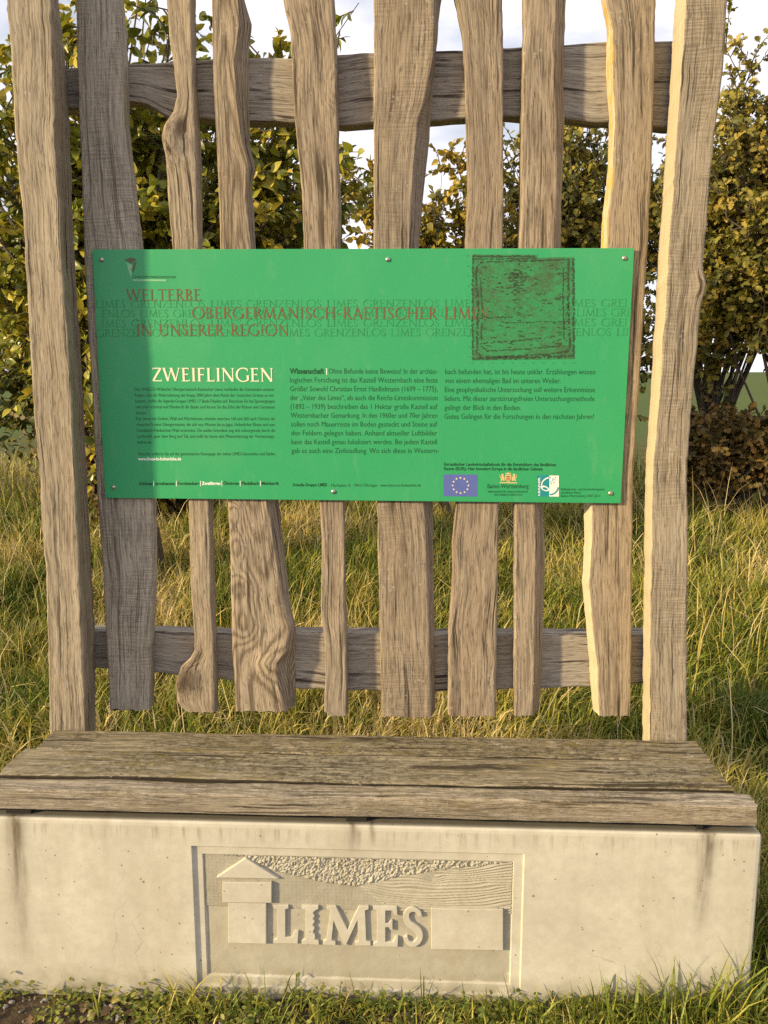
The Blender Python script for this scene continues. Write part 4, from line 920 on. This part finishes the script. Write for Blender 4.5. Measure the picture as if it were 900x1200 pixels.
meadow(500, -7, 7, 5.0, 9.0, 26, 3, (.25, .45), .009, .12)
meadow(260, .80, 2.2, -.5, .7, 55, 4, (.12, .26), .004, .05)
meadow(160, -2.4, -1.05, .15, .7, 55, 5, (.14, .30), .004, .05)
V, Fc, tn = join(parts)
tag(link('grass', fast_mesh('grass', V, Fc, dict(tint=tn)), M_grass), kind='stuff')
# loose straw stalks lying over the meadow
parts = []
n = 1500; cx, cy = clumps(n, -3.4, 3.4, .7, 5.0); th = rg.uniform(0, 6.28, n); lean = np.stack([np.cos(th), np.sin(th)], 1)*rg.uniform(.6, 1.5, n)[:, None]
parts.append(grass_mesh(cx, cy, 4, np.full(n, .06), rg.uniform(.25, .5, n), .0036, lean, np.full(n, .88), 9, inside))
V, Fc, tn = join(parts); tag(link('straw', fast_mesh('straw', V, Fc, dict(tint=tn)), M_grass), kind='stuff')
# tufts and creeping weeds along the foot of the bench
parts = []
def tuft(u, v, n, L, sp, seed, dry=.3, lean=(0, -.2), wid=.0034):
    p = plane_z(u, v, 0.0); y = min(p[1], -.012)
    parts.append(grass_mesh(np.array([p[0]]), np.array([y]), n, np.array([sp]), np.array([L]), wid, np.array([lean]), np.array([dry]), seed, lambda x, y: (y > -.004) & (x > xl-.01) & (x < xr+.01)))
tf = [(232, 1180, 40, .11, .02, .45), (300, 1178, 70, .09, .035, .35), (262, 1182, 40, .08, .02, .5), (340, 1180, 50, .08, .03, .4), (205, 1183, 16, .10, .015, .5), (500, 1186, 45, .08, .03, .3), (590, 1186, 60, .09, .03, .35), (560, 1190, 50, .07, .03, .4), (640, 1186, 60, .10, .03, .3), (700, 1184, 90, .12, .035, .28), (735, 1182, 110, .14, .04, .25), (770, 1180, 110, .16, .04, .25), (805, 1180, 120, .17, .04, .28), (840, 1180, 130, .20, .04, .3), (868, 1178, 120, .18, .04, .35), (895, 1180, 120, .15, .04, .35), (660, 1192, 70, .08, .04, .4), (760, 1196, 80, .1, .05, .3), (850, 1196, 90, .1, .05, .35), (440, 1192, 30, .06, .03, .35), (50, 1178, 14, .07, .02, .3), (110, 1182, 12, .06, .02, .35), (400, 1184, 30, .07, .03, .4)]
tf = [(a_, b_, c_, d_*.95 if a_ > 600 else d_*1.1, e_, f_) for a_, b_, c_, d_, e_, f_ in tf]
for k, (u_, v_, n, L_, sp, dr) in enumerate(tf): tuft(u_, v_, n, L_, sp, 200+k, dr, (rg.normal(0, .25), rg.normal(-.15, .15)))
nn = 1500; cx, cy = clumps(nn, -2.4, 2.6, -1.9, -.03); cy[:600] = rg.uniform(-.16, -.015, 600); cx[:600] = rg.uniform(-.7, 1.0, 600); lean = rg.normal(0, .4, (nn, 2)); ok_ = ~((cx < -.62) & (cy > -.3) & (rg.random(nn) < .8)); cx, cy, lean = cx[ok_], cy[ok_], lean[ok_]; pm = fbm(cx*3.1+7, cy*5, 71, 3); ok_ = (pm > -.05) | (cx > .35) | (cy < -.2); ok_ &= ~((cx < .15) & (cy > -.2) & (rg.random(nn if False else len(cx)) < .45)); cx, cy, lean = cx[ok_], cy[ok_], lean[ok_]; nn = len(cx)
parts.append(grass_mesh(cx, cy, 14, np.full(nn, .025), rg.uniform(.03, .085, nn), .0034, lean, np.clip(rg.normal(.45, .18, nn), .1, .95), 300, lambda x, y: (y > -.02) & (x > xl-.01) & (x < xr+.01)))
V, Fc, tn = join(parts); tag(link('verge_grass', fast_mesh('verge_grass', V, Fc, dict(tint=tn)), M_grass), kind='stuff')
M_weed = leaf_mat('leaf_weed', (.06, .10, .014), (.17, .21, .03), (.36, .31, .06), .5, .25)
n = 9000; x = rg.uniform(-1.15, .55, n); y = -np.abs(rg.normal(0, .05, n))-.006; y[n//2:] = rg.uniform(-1.2, -.02, n-n//2); x[n//2:] = rg.uniform(-2, 2, n-n//2)
dens = fbm(x*5, y*7, 61, 3); keep = dens > .0; keep &= ~((x > XZ(-20, 1180, 0)[0]) & (x < XZ(170, 1180, 0)[0]) & (rg.random(n) < .45)); x, y = x[keep], y[keep]; n = len(x)
z = height(x, y)+np.abs(rg.normal(0, .020, n)); az = rg.uniform(0, 6.28, n)
D = unit(np.stack([np.cos(az), np.sin(az), rg.uniform(-.2, .5, n)], 1)); N = unit(np.stack([rg.normal(0, .4, n), rg.normal(0, .4, n)-.2, np.ones(n)], 1))
V, Q, tn = leaves(np.stack([x, y, z], 1), D, N, rg.uniform(.007, .017, n), np.clip(rg.normal(.55, .27, n), 0, 1), 'broad')
tag(link('ground_cover', fast_mesh('ground_cover', V, Q, dict(tint=tn)), M_weed), kind='stuff')
n = 1100; x = rg.uniform(-1.6, 1.6, n); y = -np.abs(rg.normal(0, .25, n))-.01; z = height(x, y)+.012; az = rg.uniform(0, 6.28, n)
D = unit(np.stack([np.cos(az), np.sin(az), rg.normal(0, .15, n)], 1)); N = unit(np.stack([rg.normal(0, .3, n), rg.normal(0, .3, n), np.ones(n)], 1))
M_litter = leaf_mat('leaf_litter', (.05, .03, .014), (.13, .08, .035), (.26, .17, .08), .7, .1)
V, Q, tn = leaves(np.stack([x, y, z], 1), D, N, rg.uniform(.012, .035, n), rg.random(n), 'lobed', .4)
tag(link('leaf_litter', fast_mesh('leaf_litter', V, Q, dict(tint=tn)), M_litter), kind='stuff')
# pebbles in the bare soil strip
n = 700; x = rg.uniform(-1.3, 1.2, n); y = -np.abs(rg.normal(0, .12, n))-.01; r_ = rg.uniform(.002, .008, n); z = height(x, y)+r_*.3
ico = bmesh.new(); bmesh.ops.create_icosphere(ico, subdivisions=1, radius=1); ico.verts.ensure_lookup_table()
iv = np.array([v.co[:] for v in ico.verts]); ifc = np.array([[v.index for v in f.verts] for f in ico.faces]); ico.free()
V = (np.stack([x, y, z], 1)[:, None] + iv[None]*(1+.3*rg.normal(size=(n, len(iv), 1)))*r_[:, None, None]*rg.uniform(.6, 1.3, (n, 1, 3))).reshape(-1, 3)
Q = (ifc[None]+(np.arange(n)*len(iv))[:, None, None]).reshape(-1, 3)
t = NT('pebble_stone'); v = t.noise(t.pos(), 60, 4); M_peb = t.fin(t.mix(v, (.10, .09, .08), (.34, .31, .27)), .85)
tag(link('pebbles', fast_mesh('pebbles', V, Q), M_peb), kind='stuff')

woody('hedge_bush', 'low rusty bush at the foot of the hedge left of the left post', 'bush', (-2.35, 4.4, G(-2.35, 4.4)), [((-2.35, 4.4, .95), (.7, .4, .5), 1), ((-1.7, 4.5, .9), (.5, .4, .45), .7)], 44, 520, 14, .06, 'broad', L_rust, hb, .03, 5, (.18, .4), (.35, .28), .15, 12)
woody('hedge_bush', 'large dark bush in the hedge beyond the left edge of the fence', 'bush', (-4.6, 5.4, G(-4.6, 5.4)), [((-4.5, 5.4, 1.4), (.9, .6, .9), 1), ((-4.6, 5.5, 2.6), (.9, .6, .9), 1)], 50, 620, 16, .08, 'broad', L_dark, hb, .05, 4, (.25, .55), (.45, .25), .15, 13)
